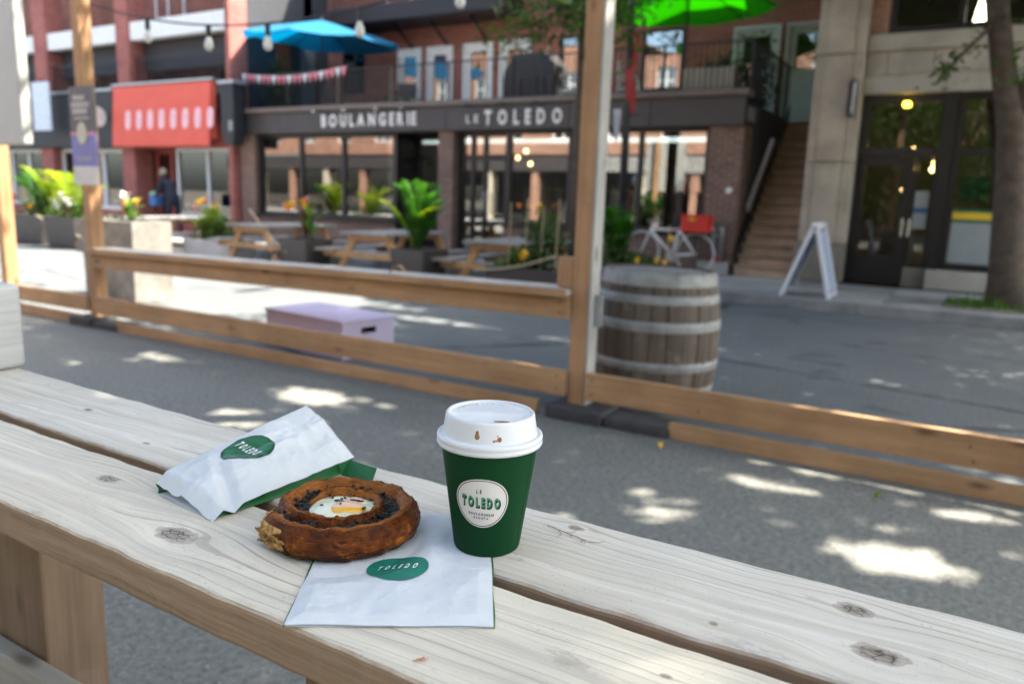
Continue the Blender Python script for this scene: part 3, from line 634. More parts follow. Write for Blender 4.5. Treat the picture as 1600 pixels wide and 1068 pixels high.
# ================================================================== red-brick building on the left
M['awning_red'] = plain('awning_red', (.74, .125, .085), .75, .06, 2)
M['awning_black'] = plain('awning_black', (.022, .023, .026), .6)
M['letter_pink'] = plain('letter_pink', (.85, .52, .56), .6)
M['frame_red'] = plain('frame_red', (.34, .075, .06), .6)
M['frame_cream'] = plain('frame_cream', (.55, .48, .38), .6)
lb = thing('red_brick_building', 'red brick building with white balcony band above a row of small shops', 'building', (-22, 15, 0))
for x0, x1 in ((-28.4, -27.7), (-24.55, -23.9), (-20.5, -19.95), (-16.12, -15.97+.0)):
    wall(lb, 'pillar', M['brick_pink'], [(x0, x1, 13.15, 13.7, .1, 11)], bevel=.01)
for x0, x1 in ((-40, -28.41), (-27.69, -24.56), (-23.89, -20.51), (-19.94, -16.13)):
    s = MB(); s.box(x0, x1, 13.2, 13.45, 5.08, 5.54); s.build('balcony_band', M['white_paint'], lb, bevel=.01)
    wall(lb, 'balcony_soffit', M['siding'], [(x0, x1, 13.46, 15.6, 5.08, 5.2)])
    wall(lb, 'balcony_deck', M['concrete_old'], [(x0, x1, 13.3, 15.6, 3.62, 3.78)])
    wall(lb, 'shop_ceiling', M['room'], [(x0, x1, 13.75, 17.5, 2.8, 2.86)])
    b = MB()
    n = int((x1-x0)/.12)
    for i in range(n): b.box(x0+.05+i*.12, x0+.062+i*.12, 13.3, 13.312, 3.78, 4.6)
    b.box(x0, x1, 13.29, 13.322, 4.6, 4.63); tag(b.build('balcony_railing', M['dark_metal'], lb), kind='stuff')
wall(lb, 'back_wall', M['brick_red'], [(-40, -15.98, 15.6, 15.9, 2.9, 11)])
wall(lb, 'roof', M['concrete_old'], [(-40, -15.98, 13.7, 20, 10.9, 11.1)])
wall(lb, 'side_wall', M['siding'], [(-16.13, -15.98, 13.71, 16.49, 2.96, 10.9)])
s = MB(); s.box(-15.975, -15.95, 14.6, 15.05, 2.96, 5.0); s.build('side_door', plain('door_brown', (.26, .07, .025), .6), lb)
s = MB(); s.box(-15.975, -15.95, 15.45, 15.95, 2.96, 5.0); s.build('side_door', plain('door_slate', (.12, .15, .17), .6), lb)
for x0, x1 in ((-27.69, -24.56), (-23.89, -20.51), (-19.94, -16.14)):
    wall(lb, 'dark_beam', M['siding'], [(x0, x1, 13.6, 13.75, 4.35, 5.075)])
for x, m in ((-19.4, 'frame_cream'), (-18.0, 'white_trim'), (-17.0, 'frame_cream'), (-22.6, 'frame_cream'), (-26, 'frame_cream')):
    glazed(lb, x, x+.75, 3.8, 4.75, 15.56, fw=.07, fmat=M[m])
for x in (-26.6, -22.9, -21.6, -18.7, -17.3):
    glazed(lb, x, x+.8, 5.95, 7.5, 15.56, fw=.07, fmat=M['white_trim'])
wall(lb, 'shop_interior', M['room'], [(-40, -16.2, 17.5, 17.6, .1, 2.9)])
wall(lb, 'shop_floor', M['room_floor'], [(-40, -16.2, 13.7, 17.5, .1, .16)])
# black fascia and two lower shop fronts
s = MB(); s.box(-40, -20.62, 13.02, 13.148, 2.32, 3.80); s.build('black_fascia', M['awning_black'], lb, bevel=.01)
s = MB(); s.box(-40, -20.55, 12.98, 13.148, 3.802, 3.87); s.build('fascia_flashing', M['galv'], lb)
# red awning: sloped cloth with valance and two cheeks
aw = thing('red_awning', 'coral red shop awning with a row of tall pale pink letters', 'awning', (-18.45, 12.9, 2.3))
prof = [(13.14, 3.90), (12.98, 3.87), (12.90, 2.75), (12.88, 2.36), (12.90, 2.31), (12.93, 2.36), (12.95, 2.76), (13.03, 3.80), (13.14, 3.80)]
s = MB(); s.prism(prof, -20.48, -16.5, 'x'); s.build('cloth', M['awning_red'], aw)
for x in (-20.485, -16.515):
    s = MB(); s.prism([(13.14, 3.88), (12.99, 3.84), (12.90, 2.5), (13.14, 2.5)], x, x+.02, 'x'); s.build('cheek', M['awning_red'], aw)
s = MB(); s.box(-20.6, -16.45, 13.0, 13.14, 3.905, 3.96); s.build('housing', M['galv'], aw)
for i in range(8):
    x = -19.78+i*.475; b = MB(); n = 10; pts = []
    w, h = .115, .25
    for k in range(24):
        a = 2*PI*k/24; ux = w*abs(math.cos(a))**.6*(1 if math.cos(a) > 0 else -1); uz = h*abs(math.sin(a))**.6*(1 if math.sin(a) > 0 else -1); pts.append((x+ux, uz))
    yy = lambda zz: 12.90+(zz-2.75)*.0714-.009
    b.add([(p[0], yy(3.0+p[1]), 3.0+p[1]) for p in pts]+[(p[0], yy(3.0+p[1])+.006, 3.0+p[1]) for p in pts], [tuple(range(24)), tuple(reversed(range(24, 48)))]+[(k, (k+1) % 24, (k+1) % 24+24, k+24) for k in range(24)])
    b.build('letter', M['letter_pink'], aw)
# shop fronts of the red building
sf = [(-19.94, -18.75, 'door'), (-18.45, -17.25, 'win'), (-17.25, -16.15, 'win')]
wall(lb, 'stall_riser', M['frame_red'], [(-18.5, -16.13, 13.3, 13.6, .1, .55)])
wall(lb, 'shop_header', M['frame_red'], [(-19.95, -16.13, 13.3, 13.7, 2.3, 2.9)])
d = glazed(lb, -19.9, -18.55, .16, 2.3, 13.75, (-19.2,), fw=.12, name='door', fmat=M['frame_red'])
glazed(lb, -18.5, -16.14, .55, 2.3, 13.4, (-17.25,), fw=.07, name='shop_window', fmat=M['white_trim'], gmat=M['glass_soft'])
for x0, x1, m in ((-23.89, -20.52, 'white_trim'), (-27.69, -24.56, 'white_trim'), (-34, -28.41, 'frame_cream')):
    wall(lb, 'stall_riser', M['brick_pink'], [(x0, x1, 13.3, 13.6, .1, .6)])
    wall(lb, 'shop_header', M['siding'], [(x0, x1, 13.3, 13.6, 2.3, 2.9)])
    glazed(lb, x0, x1, .6, 2.3, 13.4, (x0+(x1-x0)*.3, x0+(x1-x0)*.62), fw=.1, name='shop_window', fmat=M[m], gmat=M['glass_soft'])
for i, (x, z) in enumerate(((-22.5, 2.2), (-22.25, 2.15), (-21.9, 2.2), (-21.95, 2.0), (-21.5, 2.0), (-24.9, 2.05))):
    s = MB(); s.blob((x, 14.2, z), .05, 10, 8); q = s.build('pendant_bulb', M['lamp_warm'], lb); s = MB(); s.tube([(x, 14.2, z+.05), (x, 14.2, 2.8)], .006, 5); s.build('cord', M['dark_metal'], q)
# things fixed to the fronts
rs = thing('round_sign', 'round white blade sign on the black fascia behind the left fence post', 'sign', (-20.86, 12.9, 2.9))
s = MB(); n = 28; b = s; b.add([(-20.86+.03*q, 12.72+.24*math.cos(2*PI*k/n), 3.1+.27*math.sin(2*PI*k/n)) for q in (-1, 1) for k in range(n)], [tuple(range(n)), tuple(reversed(range(n, 2*n)))]+[(k, (k+1) % n, (k+1) % n+n, k+n) for k in range(n)]); b.build('disc', plain('round_white', (.7, .64, .6), .5), rs)
s = MB(); s.tube([(-20.86, 12.96, 3.1), (-20.86, 13.02, 3.1)], .02); s.build('bracket', M['dark_metal'], rs)
ws = thing('hanging_sign', 'pale blue-white rectangular sign hanging from the black fascia at far left', 'sign', (-23.4, 12.8, 2.7))
s = MB(); s.box(-23.8, -22.95, 12.6, 12.66, 2.76, 4.10); s.build('board', plain('pale_board', (.62, .70, .78), .5), ws, bevel=.01)
s = MB(); s.tube([(-23.4, 12.63, 4.10), (-23.4, 12.63, 4.16), (-23.4, 13.02, 4.16), (-23.4, 13.02, 3.8)], .02); s.build('bracket', M['dark_metal'], ws)
bx = thing('box_sign', 'tall black lantern-like sign box between red awning and bakery', 'sign', (-15.7, 12.9, 2.3))
s = MB(); s.prism([(-15.9, 2.6), (-15.75, 2.33), (-15.5, 2.33), (-15.45, 2.6), (-15.45, 3.74), (-15.9, 3.74)], 12.78, 13.11); s.build('body', M['awning_black'], bx, bevel=.01)
s = MB(); s.box(-15.97, -15.38, 12.74, 13.115, 3.742, 3.82); s.build('lid', M['galv'], bx, bevel=.01)
s = MB(); s.box(-15.62, -15.49, 12.768, 12.779, 2.66, 2.9); s.build('plate', M['frost'], bx)

# ================================================================== buildings behind the camera (seen as reflections in the shop glass)
def opposite(x0, x1, mat, h, label, fasc, n):
    ob = thing('opposite_building', label, 'building', ((x0+x1)/2, -12, 0), 'buildings across the street behind the viewer')
    Yb = -9.0; w = (x1-x0)/n; bx = []
    bx.append((x0, x1, Yb-.3, Yb, 3.6, 4.3)); bx.append((x0, x1, Yb-.3, Yb, 6.0, 7.1)); bx.append((x0, x1, Yb-.3, Yb, 8.7, h))
    for i in range(n):
        for (za, zb) in ((4.3, 6.0), (7.1, 8.7)):
            bx.append((x0+i*w, x0+i*w+w*.3, Yb-.3, Yb, za, zb)); bx.append((x0+i*w+w*.7, x0+(i+1)*w, Yb-.3, Yb, za, zb))
    wall(ob, 'wall', mat, bx); wall(ob, 'back_wall', M['room'], [(x0, x1, -16, -15.8, 0, h), (x0, x1, -15.8, Yb, h-.1, h)])
    s = MB(); s.box(x0, x1, Yb, Yb+.15, 2.75, 3.5); s.build('shop_fascia', fasc, ob)
    for i in range(n+1):
        x = x0+i*w; s = MB(); s.box(max(x0, x-.2), min(x1, x+.2), Yb-.3, Yb+.08, .1, 2.75); s.build('pier', M['frame_cream'] if i % 2 else mat, ob)
    for i in range(n):
        for (za, zb) in ((4.3, 6.0), (7.1, 8.7)): glazed(ob, x0+i*w+w*.3, x0+i*w+w*.7, za, zb, Yb-.2, (x0+(i+.5)*w,), (za+.85,), fw=.09, fmat=M['white_paint'])
        glazed(ob, x0+i*w+.21, x0+(i+1)*w-.21, .3, 2.74, Yb-.25, fw=.08, name='shop_window')
    return ob
opposite(-44, -17.2, M['brick_orange'], 10.2, 'long orange brick shop row across the street, seen only in the bakery glass', M['fascia'], 9)
opposite(-17, 2, M['brick_orange'], 9.4, 'orange brick shop row with grey fascia directly behind the viewer', M['concrete_old'], 7)
opposite(2.2, 22, M['stone_pale'], 9.8, 'pale stone shop row across the street at the viewer\'s right', M['fascia'], 7)
# ================================================================== trees
M['bark'] = plain('bark', (.085, .062, .045), .9, .35, 9, .8, bdist=.02)
M['leaf'] = leaf_mat('leaf', (.022, .055, .012), (.06, .13, .022), .4)
M['leaf_bright'] = leaf_mat('leaf_bright', (.035, .11, .008), (.09, .22, .02), .5)
M['leaf_dark'] = leaf_mat('leaf_dark', (.012, .035, .012), (.03, .07, .02), .25)
# openings in the canopy: patches of sun that reach the ground (x, y, rx, ry, share of leaves removed)
GAPS = [(-3.52, 3.45, .30, .15, 1), (-3.50, 2.88, .26, .17, 1), (-1.04, 3.08, .17, .2, .9), (-.73, 3.63, .26, .08, .97), (-.11, 3.10, .26, .15, 1),
        (.04, 3.78, .30, .06, .95), (-1.3, 2.72, .12, .1, .9), (-5.3, 3.62, .3, .12, .9), (-.35, 3.98, .62, .05, .95), (-.55, 2.55, .14, .1, .8),
        (-4.85, 6.5, .8, .14, .95), (-5.4, 6.0, .6, .13, .9), (-3.2, 6.4, .34, .09, .9), (-6.3, 7.0, 1., .22, .9), (-5.9, 5.4, .7, .2, .9), (-.4, 5.05, .3, .12, .8),
        (-2.6, 3.98, .3, .04, .9), (-3.6, 3.6, .25, .06, .9), (-4.4, 3.98, .5, .05, .9), (-3.3, 3.62, .5, .06, .8),
        (-.56, .03, .17, .08, .42), (-.95, .06, .05, .02, .6), (-1.4, 1.9, .1, .07, .8), (-2.9, 1.5, .2, .12, .7)]
_rg = random.Random(77)
for _ in range(46):
    GAPS.append((_rg.uniform(-5.8, 1.2), _rg.uniform(1.2, 3.9), _rg.uniform(.06, .2), _rg.uniform(.03, .09), _rg.uniform(.45, .8)))
for _ in range(14):
    GAPS.append((_rg.uniform(-6.2, 1.0), _rg.uniform(4.6, 8.0), _rg.uniform(.08, .3), _rg.uniform(.03, .09), _rg.uniform(.4, .75)))
def lit(x, y, r):
    for (a, b, rx, ry, p) in GAPS:
        d2 = ((x-a)/rx)**2+((y-b)/ry)**2
        if d2 < 1.7 and r < p*min(1, (1.75-d2)/.95): return True
    return x < -6.5-.5*math.sin(y*1.7) and 4.3 < y < 8.5
def leaf_mesh(name, centers, n_per, spread, size, mat, parent, seed, flat=.55, cull=False, kindstuff=False):
    rg = np.random.default_rng(seed); C = np.repeat(np.array(centers, float), n_per, 0)
    P = C+rg.normal(0, 1, C.shape)*np.array(spread)
    if cull:
        k = P[:, 2]/SUN.z; gx = P[:, 0]-SUN.x*k; gy = P[:, 1]-SUN.y*k; u = rg.random(len(P))
        keep = np.array([not lit(a, b, c) for a, b, c in zip(gx, gy, u)]); P = P[keep]
    n = len(P); L = size*(.65+.7*rg.random(n)); W = L*.42
    az = rg.random(n)*2*PI; el = rg.normal(0, flat, n)
    d = np.stack([np.cos(az)*np.cos(el), np.sin(az)*np.cos(el), np.sin(el)], 1)
    r = rg.normal(0, 1, (n, 3)); s = np.cross(d, r*np.array([.5, .5, 1.])+np.array([0, 0, .8])); s /= np.linalg.norm(s, axis=1)[:, None]+1e-9
    up = np.cross(s, d)
    v = np.empty((n, 6, 3)); dd = d*L[:, None]; ss = s*W[:, None]; uu = up*(L*.08)[:, None]
    v[:, 0] = P-dd*.5; v[:, 1] = P-dd*.1+ss*.5+uu; v[:, 2] = P+dd*.25+ss*.38+uu; v[:, 3] = P+dd*.55; v[:, 4] = P+dd*.25-ss*.38+uu; v[:, 5] = P-dd*.1-ss*.5+uu
    off = np.array(wloc(parent)); vs = v.reshape(-1, 3)-off
    me = bpy.data.meshes.new(name); me.vertices.add(len(vs)); me.vertices.foreach_set('co', vs.ravel())
    idx = (np.arange(n)*6)[:, None]+np.array([0, 1, 2, 3, 0, 3, 4, 5]); me.loops.add(n*8); me.loops.foreach_set('vertex_index', idx.ravel())
    me.polygons.add(n*2); me.polygons.foreach_set('loop_start', np.arange(n*2)*4); me.polygons.foreach_set('loop_total', np.full(n*2, 4))
    me.update(calc_edges=True); me.materials.append(mat)
    o = bpy.data.objects.new(name, me); COL.objects.link(o); o.parent = parent
    return o
def crown_centers(c, r, n, seed, hollow=.35):
    rg = random.Random(seed); out = []
    while len(out) < n:
        p = Vector((rg.uniform(-1, 1), rg.uniform(-1, 1), rg.uniform(-1, 1))); q = p.length
        if q > 1 or q < hollow*rg.random(): continue
        out.append((c[0]+p.x*r[0], c[1]+p.y*r[1], c[2]+p.z*r[2]))
    return out
def tree(label, trunk, trad, limbs, crown_c, crown_r, ncl, per, size, seed, extra=(), group='street trees'):
    t = thing('street_tree', label, 'tree', trunk[0], group)
    b = MB(); b.tube(trunk, trad, 12); b.build('trunk', M['bark'], t, smooth=True)
    for pts, rr in limbs:
        b = MB(); b.tube(pts, rr, 7); b.build('limb', M['bark'], t, smooth=True)
    cs = crown_centers(crown_c, crown_r, ncl, seed)
    leaf_mesh('crown', cs, per, (.42, .42, .3), size, M['leaf'], t, seed, cull=True)
    return t
rg = random.Random(3)
def limbset(base, ends, r=.09):
    out = []
    for e in ends:
        b = Vector(base); e = Vector(e); m = (b+e)/2+Vector((rg.uniform(-.3, .3), rg.uniform(-.3, .3), .35)); out.append(([b, m, e], [r, r*.65, r*.2]))
    return out
tr1 = tree('street tree with a thick leaning trunk on the grassy pavement edge at right', [(.44, 11.5, .1), (.40, 11.5, .5), (.30, 11.5, 1.58), (.22, 11.5, 2.35), (.03, 11.5, 3.1), (-.14, 11.45, 3.9), (-.1, 11.3, 5.2), (.2, 11.1, 6.8)],
     [.27, .215, .18, .165, .14, .125, .1, .05],
     limbset((.20, 11.5, 2.4), [(1.4, 11.3, 5.2), (2.8, 11.6, 6)], .1)+limbset((-.14, 11.45, 3.9), [(-2.6, 10.2, 6.2), (1.8, 9.6, 6.6), (3.4, 10.5, 7)], .09)+limbset((-.1, 11.3, 5.2), [(-1.5, 12.2, 7.2), (2.2, 12.5, 7.6)], .07),
     (1.2, 10.6, 7.2), (4.9, 3.7, 1.9), 620, 80, .17, 11)
tr2 = tree('leafy tree on the terrace side of the street, right of the viewer', [(4.7, 3.0, 0), (4.65, 3.0, 1.2), (4.5, 3.1, 2.6), (4.1, 3.4, 4.2), (3.4, 3.8, 6)], [.24, .19, .17, .14, .06],
     limbset((4.5, 3.1, 2.6), [(1.2, 3.6, 6.2), (6.2, 5, 6.4), (3.4, 6.2, 6.6)], .1)+limbset((4.1, 3.4, 4.2), [(-1.0, 4.6, 6.8), (1.6, 2.2, 6.6), (5.5, 1.8, 6.6)], .08),
     (.6, 4.5, 7.0), (6.2, 4.0, 1.7), 760, 80, .17, 12)
tr3 = tree('slim street tree between the picnic tables and the bakery, crown added for shade, mostly hidden by the fence post', [(-5.55, 11.3, .1), (-5.56, 11.3, 1.4), (-5.58, 11.3, 3.6), (-5.5, 11.4, 5), (-5.4, 11.6, 6.6)], [.13, .105, .095, .08, .04],
     limbset((-5.58, 11.3, 4.3), [(-8.2, 12.4, 6.6), (-3.4, 12.2, 6.6), (-6.8, 13.4, 7)], .07)+limbset((-5.5, 11.4, 5), [(-4.0, 14, 7.2), (-9.2, 11.6, 7)], .05),
     (-5.8, 12.7, 7.2), (4.4, 2.6, 1.5), 380, 70, .17, 13)  # unseen crown added for shade over the tables; low sprays are real foliage
tr4 = tree('bushy low tree on the far pavement behind the viewer', [(-1.0, -5.6, .1), (-1.0, -5.6, 1.5), (-.9, -5.7, 3.2), (-1.1, -5.6, 5)], [.16, .13, .1, .04],
     limbset((-.9, -5.7, 2.2), [(-2.6, -5.4, 4.2), (.8, -5.9, 4.4)], .06), (-1.9, -5.6, 3.5), (4.2, 1.5, 2.9), 560, 45, .19, 14)
tr5 = tree('round low tree on the far pavement behind the viewer to the right', [(4.2, -5.6, .1), (4.2, -5.6, 1.5), (4.3, -5.7, 3.2), (4.1, -5.6, 5)], [.16, .13, .1, .04],
     limbset((4.3, -5.7, 2.2), [(2.8, -5.4, 4.2), (5.8, -5.9, 4.4)], .06), (4.2, -5.6, 3.7), (2.6, 1.5, 2.7), 340, 45, .19, 15)
# low hanging twigs of the right-hand tree that show against the facades
def spray(parent, pts, mat, n, size, spread, seed):
    b = MB(); b.tube(pts, [.03, .02, .008][:len(pts)] if len(pts) == 3 else .015, 5); b.build('twig', M['bark'], parent)
    cs = []
    for i in range(len(pts)-1):
        a, c = Vector(pts[i]), Vector(pts[i+1])
        for k in range(6): cs.append(a.lerp(c, k/5))
    leaf_mesh('foliage', [tuple(c) for c in cs], n, spread, size, mat, parent, seed)
spray(tr3, [(-5.58, 11.3, 4.4), (-6.1, 10.9, 4.0), (-6.7, 10.7, 3.75)], M['leaf'], 60, .11, (.32, .25, .22), 21)
spray(tr3, [(-5.58, 11.3, 4.5), (-4.9, 10.7, 4.1), (-4.35, 10.6, 3.55)], M['leaf_bright'], 26, .11, (.2, .2, .2), 22)
spray(tr3, [(-5.58, 11.3, 4.2), (-5.3, 10.8, 4.05), (-4.7, 10.7, 4.0)], M['leaf'], 60, .11, (.3, .25, .2), 23)
spray(tr1, [(1.2, 11.2, 4.6), (.55, 10.6, 3.3), (.35, 10.4, 2.85)], M['leaf'], 22, .12, (.18, .18, .16), 24)
spray(tr1, [(-.1, 11.4, 3.6), (-.5, 11.2, 3.1), (-.62, 11.1, 2.95)], M['leaf'], 8, .1, (.1, .1, .1), 25)
# tuft of grass and weeds at the foot of the trunk
b = MB(); b.box(-.25, 1.6, 10.9, 12.1, .14, .165); soil = structure(b.build('tree_pit_soil', M['dirt']))
rgn = random.Random(9); b = MB()
for i in range(900):
    x, y = rgn.uniform(-.22, 1.55), rgn.uniform(10.92, 12.05); a = rgn.uniform(0, 2*PI); h = rgn.uniform(.03, .10)*(2.2 if (x-.2)**2+(y-11.2)**2 < .05 else 1); w = .008
    b.add([(x-w*math.cos(a), y-w*math.sin(a), .16), (x+w*math.cos(a), y+w*math.sin(a), .16), (x+rgn.uniform(-.03, .03), y+rgn.uniform(-.03, .03), .16+h)], [(0, 1, 2)])
g = b.build('grass', M['leaf_bright'], None, fix=False); tag(g, 'short grass around the foot of the street tree', 'grass', kind='stuff')
# ================================================================== street furniture and terrace things
M['stave'] = wood_mat('stave', (.085, .060, .042), (.155, .115, .084), 2, 1.3, .8, (.05, .035, .025), False)
M['stave_b'] = wood_mat('stave_b', (.11, .082, .06), (.19, .145, .11), 2, 1.3, .8, (.05, .035, .025), False)
M['hoop'] = plain('hoop', (.25, .245, .23), .6, .3, 10, .3, metal=.15)
M['barrel_top'] = wood_mat('barrel_top', (.19, .185, .17), (.27, .26, .24), 0, 1.2, .8, knots=False)
bar = thing('wine_barrel', 'weathered grey-brown wooden wine barrel with metal hoops beside the fence post', 'barrel', (-1.73, 4.78, 0))
BX, BY, BH = -1.73, 4.78, .885
def br(z): t = (z/BH-.5)*2; return .405-.055*t*t
NSV = 24
for i in range(NSV):
    a0, a1 = 2*PI*i/NSV+.008, 2*PI*(i+1)/NSV-.008; vs = []; fs = []; nz = 9; off = random.Random(i).uniform(-.003, .003)
    for j in range(nz):
        z = BH*j/(nz-1); r = br(z)+off
        for (rr, a) in ((r, a0), (r+.002, (a0+a1)/2), (r, a1), (r-.03, a1), (r-.03, a0)): vs.append((BX+rr*math.cos(a), BY+rr*math.sin(a), z))
    for j in range(nz-1):
        for k in range(5): p, q = j*5+k, j*5+(k+1) % 5; fs.append((p, q, q+5, p+5))
    fs += [(4, 3, 2, 1, 0), tuple((nz-1)*5+k for k in range(5))]
    s = MB(); s.add(vs, fs); s.build('stave', M['stave' if i % 3 else 'stave_b'], bar)
for z0, z1 in ((.0, .055), (.12, .165), (.275, .335), (.525, .59), (.695, .75), (.80, .885)):
    s = MB(); s.lathe([(br(z0)+.004, z0), (br((z0+z1)/2)+.009, (z0+z1)/2), (br(z1)+.004, z1), (br(z1)-.001, z1), (br(z0)-.001, z0)], (BX, BY, 0), 40); s.build('hoop', M['hoop'], bar, smooth=True)
for i in range(6):
    a, c = -.33+i*.11, -.33+(i+1)*.11-.004; h = lambda v: math.sqrt(max(.0, .335**2-v*v))
    m = max(abs(a), abs(c)) if a*c > 0 else max(abs(a), abs(c)); m = min(abs(a), abs(c)) if False else m
    s = MB(); s.prism([(BX-h(a), BY+a), (BX+h(a), BY+a), (BX+h((a+c)/2), BY+(a+c)/2), (BX+h(c), BY+c), (BX-h(c), BY+c), (BX-h((a+c)/2), BY+(a+c)/2)], BH-.035, BH-.012, 'z'); s.build('head_board', M['barrel_top'], bar)
# lilac box seat
lx = thing('wooden_box', 'pale lilac painted wooden box on the road behind the fence rails', 'box', (-4.62, 4.75, 0))
M['lilac'] = plain('lilac', (.55, .46, .62), .7, .08, 3)
s = MB(); w, d, h = 1.0, .55, .31
s.box(-w/2, w/2, -d/2, -d/2+.02, 0, h-.02); s.box(-w/2, w/2, d/2-.02, d/2, 0, h-.02); s.box(-w/2, -w/2+.02, -d/2+.02, d/2-.02, 0, h-.02)
# right side built round the hand hole
s.box(w/2-.02, w/2, -d/2+.02, -.08, 0, h-.02); s.box(w/2-.02, w/2, .08, d/2-.02, 0, h-.02); s.box(w/2-.02, w/2, -.08, .08, 0, .19); s.box(w/2-.02, w/2, -.08, .08, .24, h-.02)
s.xf(lambda v: v+Vector((-4.62, 4.75, 0))); s.build('body', M['lilac'], lx)
s = MB(); s.box(-w/2-.012, w/2+.012, -d/2-.012, d/2+.012, h-.019, h); s.xf(lambda v: v+Vector((-4.62, 4.75, 0))); s.build('lid', M['lilac'], lx, bevel=.004)
lx.rotation_euler.z = math.radians(-7)
# concrete planter block behind the left post, with canna
M['leaf_canna'] = leaf_mat('leaf_canna', (.03, .09, .02), (.08, .17, .03), .45)
M['leaf_red'] = leaf_mat('leaf_red', (.06, .015, .01), (.12, .035, .02), .3)
M['leaf_lime'] = leaf_mat('leaf_lime', (.11, .19, .008), (.24, .34, .015), .5)
M['leaf_palm'] = leaf_mat('leaf_palm', (.012, .065, .006), (.045, .17, .015), .45)
def fl(name, c): return plain(name, c, .6, .1, 20)
M['fl_yellow'] = fl('fl_yellow', (.85, .5, .01)); M['fl_orange'] = fl('fl_orange', (.8, .22, .02)); M['fl_white'] = fl('fl_white', (.8, .78, .7)); M['fl_red'] = fl('fl_red', (.75, .04, .03)); M['fl_pink'] = fl('fl_pink', (.8, .25, .3))
M['soil'] = plain('soil', (.035, .025, .018), .95, .3, 20)
M['planter_dark'] = plain('planter_dark', (.055, .048, .048), .5, .1, 4); M['planter_white'] = plain('planter_white', (.62, .60, .58), .6, .06, 4)
M['planter_grey'] = plain('planter_grey', (.22, .205, .18), .85, .3, 5, .3)
def blade(b, base, tip, width, bend=.25, seg=5, fold=.25, rg=random):
    """curved leaf blade from base to tip"""
    base = Vector(base); tip = Vector(tip); d = tip-base; L = d.length; side = d.cross(Vector((0, 0, 1))); side = side.normalized() if side.length > 1e-4 else Vector((1, 0, 0)); up = side.cross(d).normalized()
    vs = []; fs = []
    for i in range(seg+1):
        t = i/seg; p = base+d*t+Vector((0, 0, 1))*bend*L*math.sin(PI*t)*.6; w = width*math.sin(PI*min(.98, .08+t*.9))**.8/2
        vs += [p-side*w+up*w*fold, p, p+side*w+up*w*fold]
    for i in range(seg):
        a = i*3; fs += [(a, a+1, a+4, a+3), (a+1, a+2, a+5, a+4)]
    b.add(vs, fs)
def planter_box(parent, x, y, z0, w, d, h, mat, taper=.85, rim=.03):
    s = MB(); t = taper
    def ring(k, z, ins): return [(x-w/2*k+ins, y-d/2*k+ins, z), (x+w/2*k-ins, y-d/2*k+ins, z), (x+w/2*k-ins, y+d/2*k-ins, z), (x-w/2*k+ins, y+d/2*k-ins, z)]
    vs = ring(t, z0, 0)+ring(1, z0+h, 0)+ring(1, z0+h, rim)+ring(1, z0+h-.06, rim)
    fs = [(3, 2, 1, 0)]
    for r in range(3):
        for k in range(4): fs.append((r*4+k, r*4+(k+1) % 4, r*4+4+(k+1) % 4, r*4+4+k))
    s.add(vs, fs); s.build('pot', mat, parent, bevel=.006)
    s = MB(); s.box(x-w/2+rim, x+w/2-rim, y-d/2+rim, y+d/2-rim, z0+h-.07, z0+h-.05); s.build('soil', M['soil'], parent)
def palm(parent, x, y, z, H, n, seed, mat='leaf_palm', spread=.5, lw=.035):
    rg = random.Random(seed); 
    for i in range(n):
        a = 2*PI*i/n+rg.uniform(-.3, .3); out = spread*rg.uniform(.5, 1); h = H*rg.uniform(.7, 1.02)
        pts = []
        for k in range(9):
            t = k/8; pts.append(Vector((x+math.cos(a)*out*t**1.3, y+math.sin(a)*out*t**1.3, z+h*(t-.28*t**3)*1.25)))
        b = MB(); b.tube(pts, [.012*(1-.8*k/8) for k in range(9)], 5, False)
        for k in range(2, 9):
            for q in (0, .5):
                if k == 8 and q: continue
                p = pts[k].lerp(pts[min(8, k+1)], q); d = (pts[min(k+1, 8)]-pts[k-1]).normalized(); sd = d.cross(Vector((0, 0, 1))).normalized()
                ll = H*.30*math.sin(PI*(.2+.75*(k+q)/9))
                for sg in (-1, 1): blade(b, p, p+(d*.75+sd*sg*.75+Vector((0, 0, -.12)))*ll, lw, .1, 3, .1)
        b.build('frond', M[mat], parent, fix=False)
def broad(parent, x, y, z, H, n, seed, mat, spread=.3, w=.14, name='leaf'):
    rg = random.Random(seed)
    b = MB(); b.tube([(x, y, z), (x+.02, y, z+H*.5), (x, y+.02, z+H*.85)], [.02, .016, .008], 6); b.build('stem', M['leaf_dark'], parent)
    for i in range(n):
        a = 2*PI*i*.381+rg.uniform(-.3, .3); hb = H*(.1+.6*i/n); b = MB(); L = H*rg.uniform(.38, .55)
        blade(b, (x, y, z+hb), (x+math.cos(a)*spread*rg.uniform(.6, 1.1), y+math.sin(a)*spread*rg.uniform(.6, 1.1), z+hb+L*.75), w, .3, 6, .3); b.build(name, M[mat], parent, fix=False)
def flowers(parent, pts, r, mat, seed=0, name='flower'):
    rg = random.Random(seed)
    for (x, y, z) in pts:
        b = MB(); n = 6
        for k in range(n):
            a = 2*PI*k/n+rg.random(); blade(b, (x, y, z), (x+math.cos(a)*r, y+math.sin(a)*r, z+r*rg.uniform(.3, 1.1)), r*.75, .2, 3, .3)
        b.blob((x, y, z), (r*.35, r*.35, r*.4), 6, 5); b.build(name, M[mat], parent, fix=False)
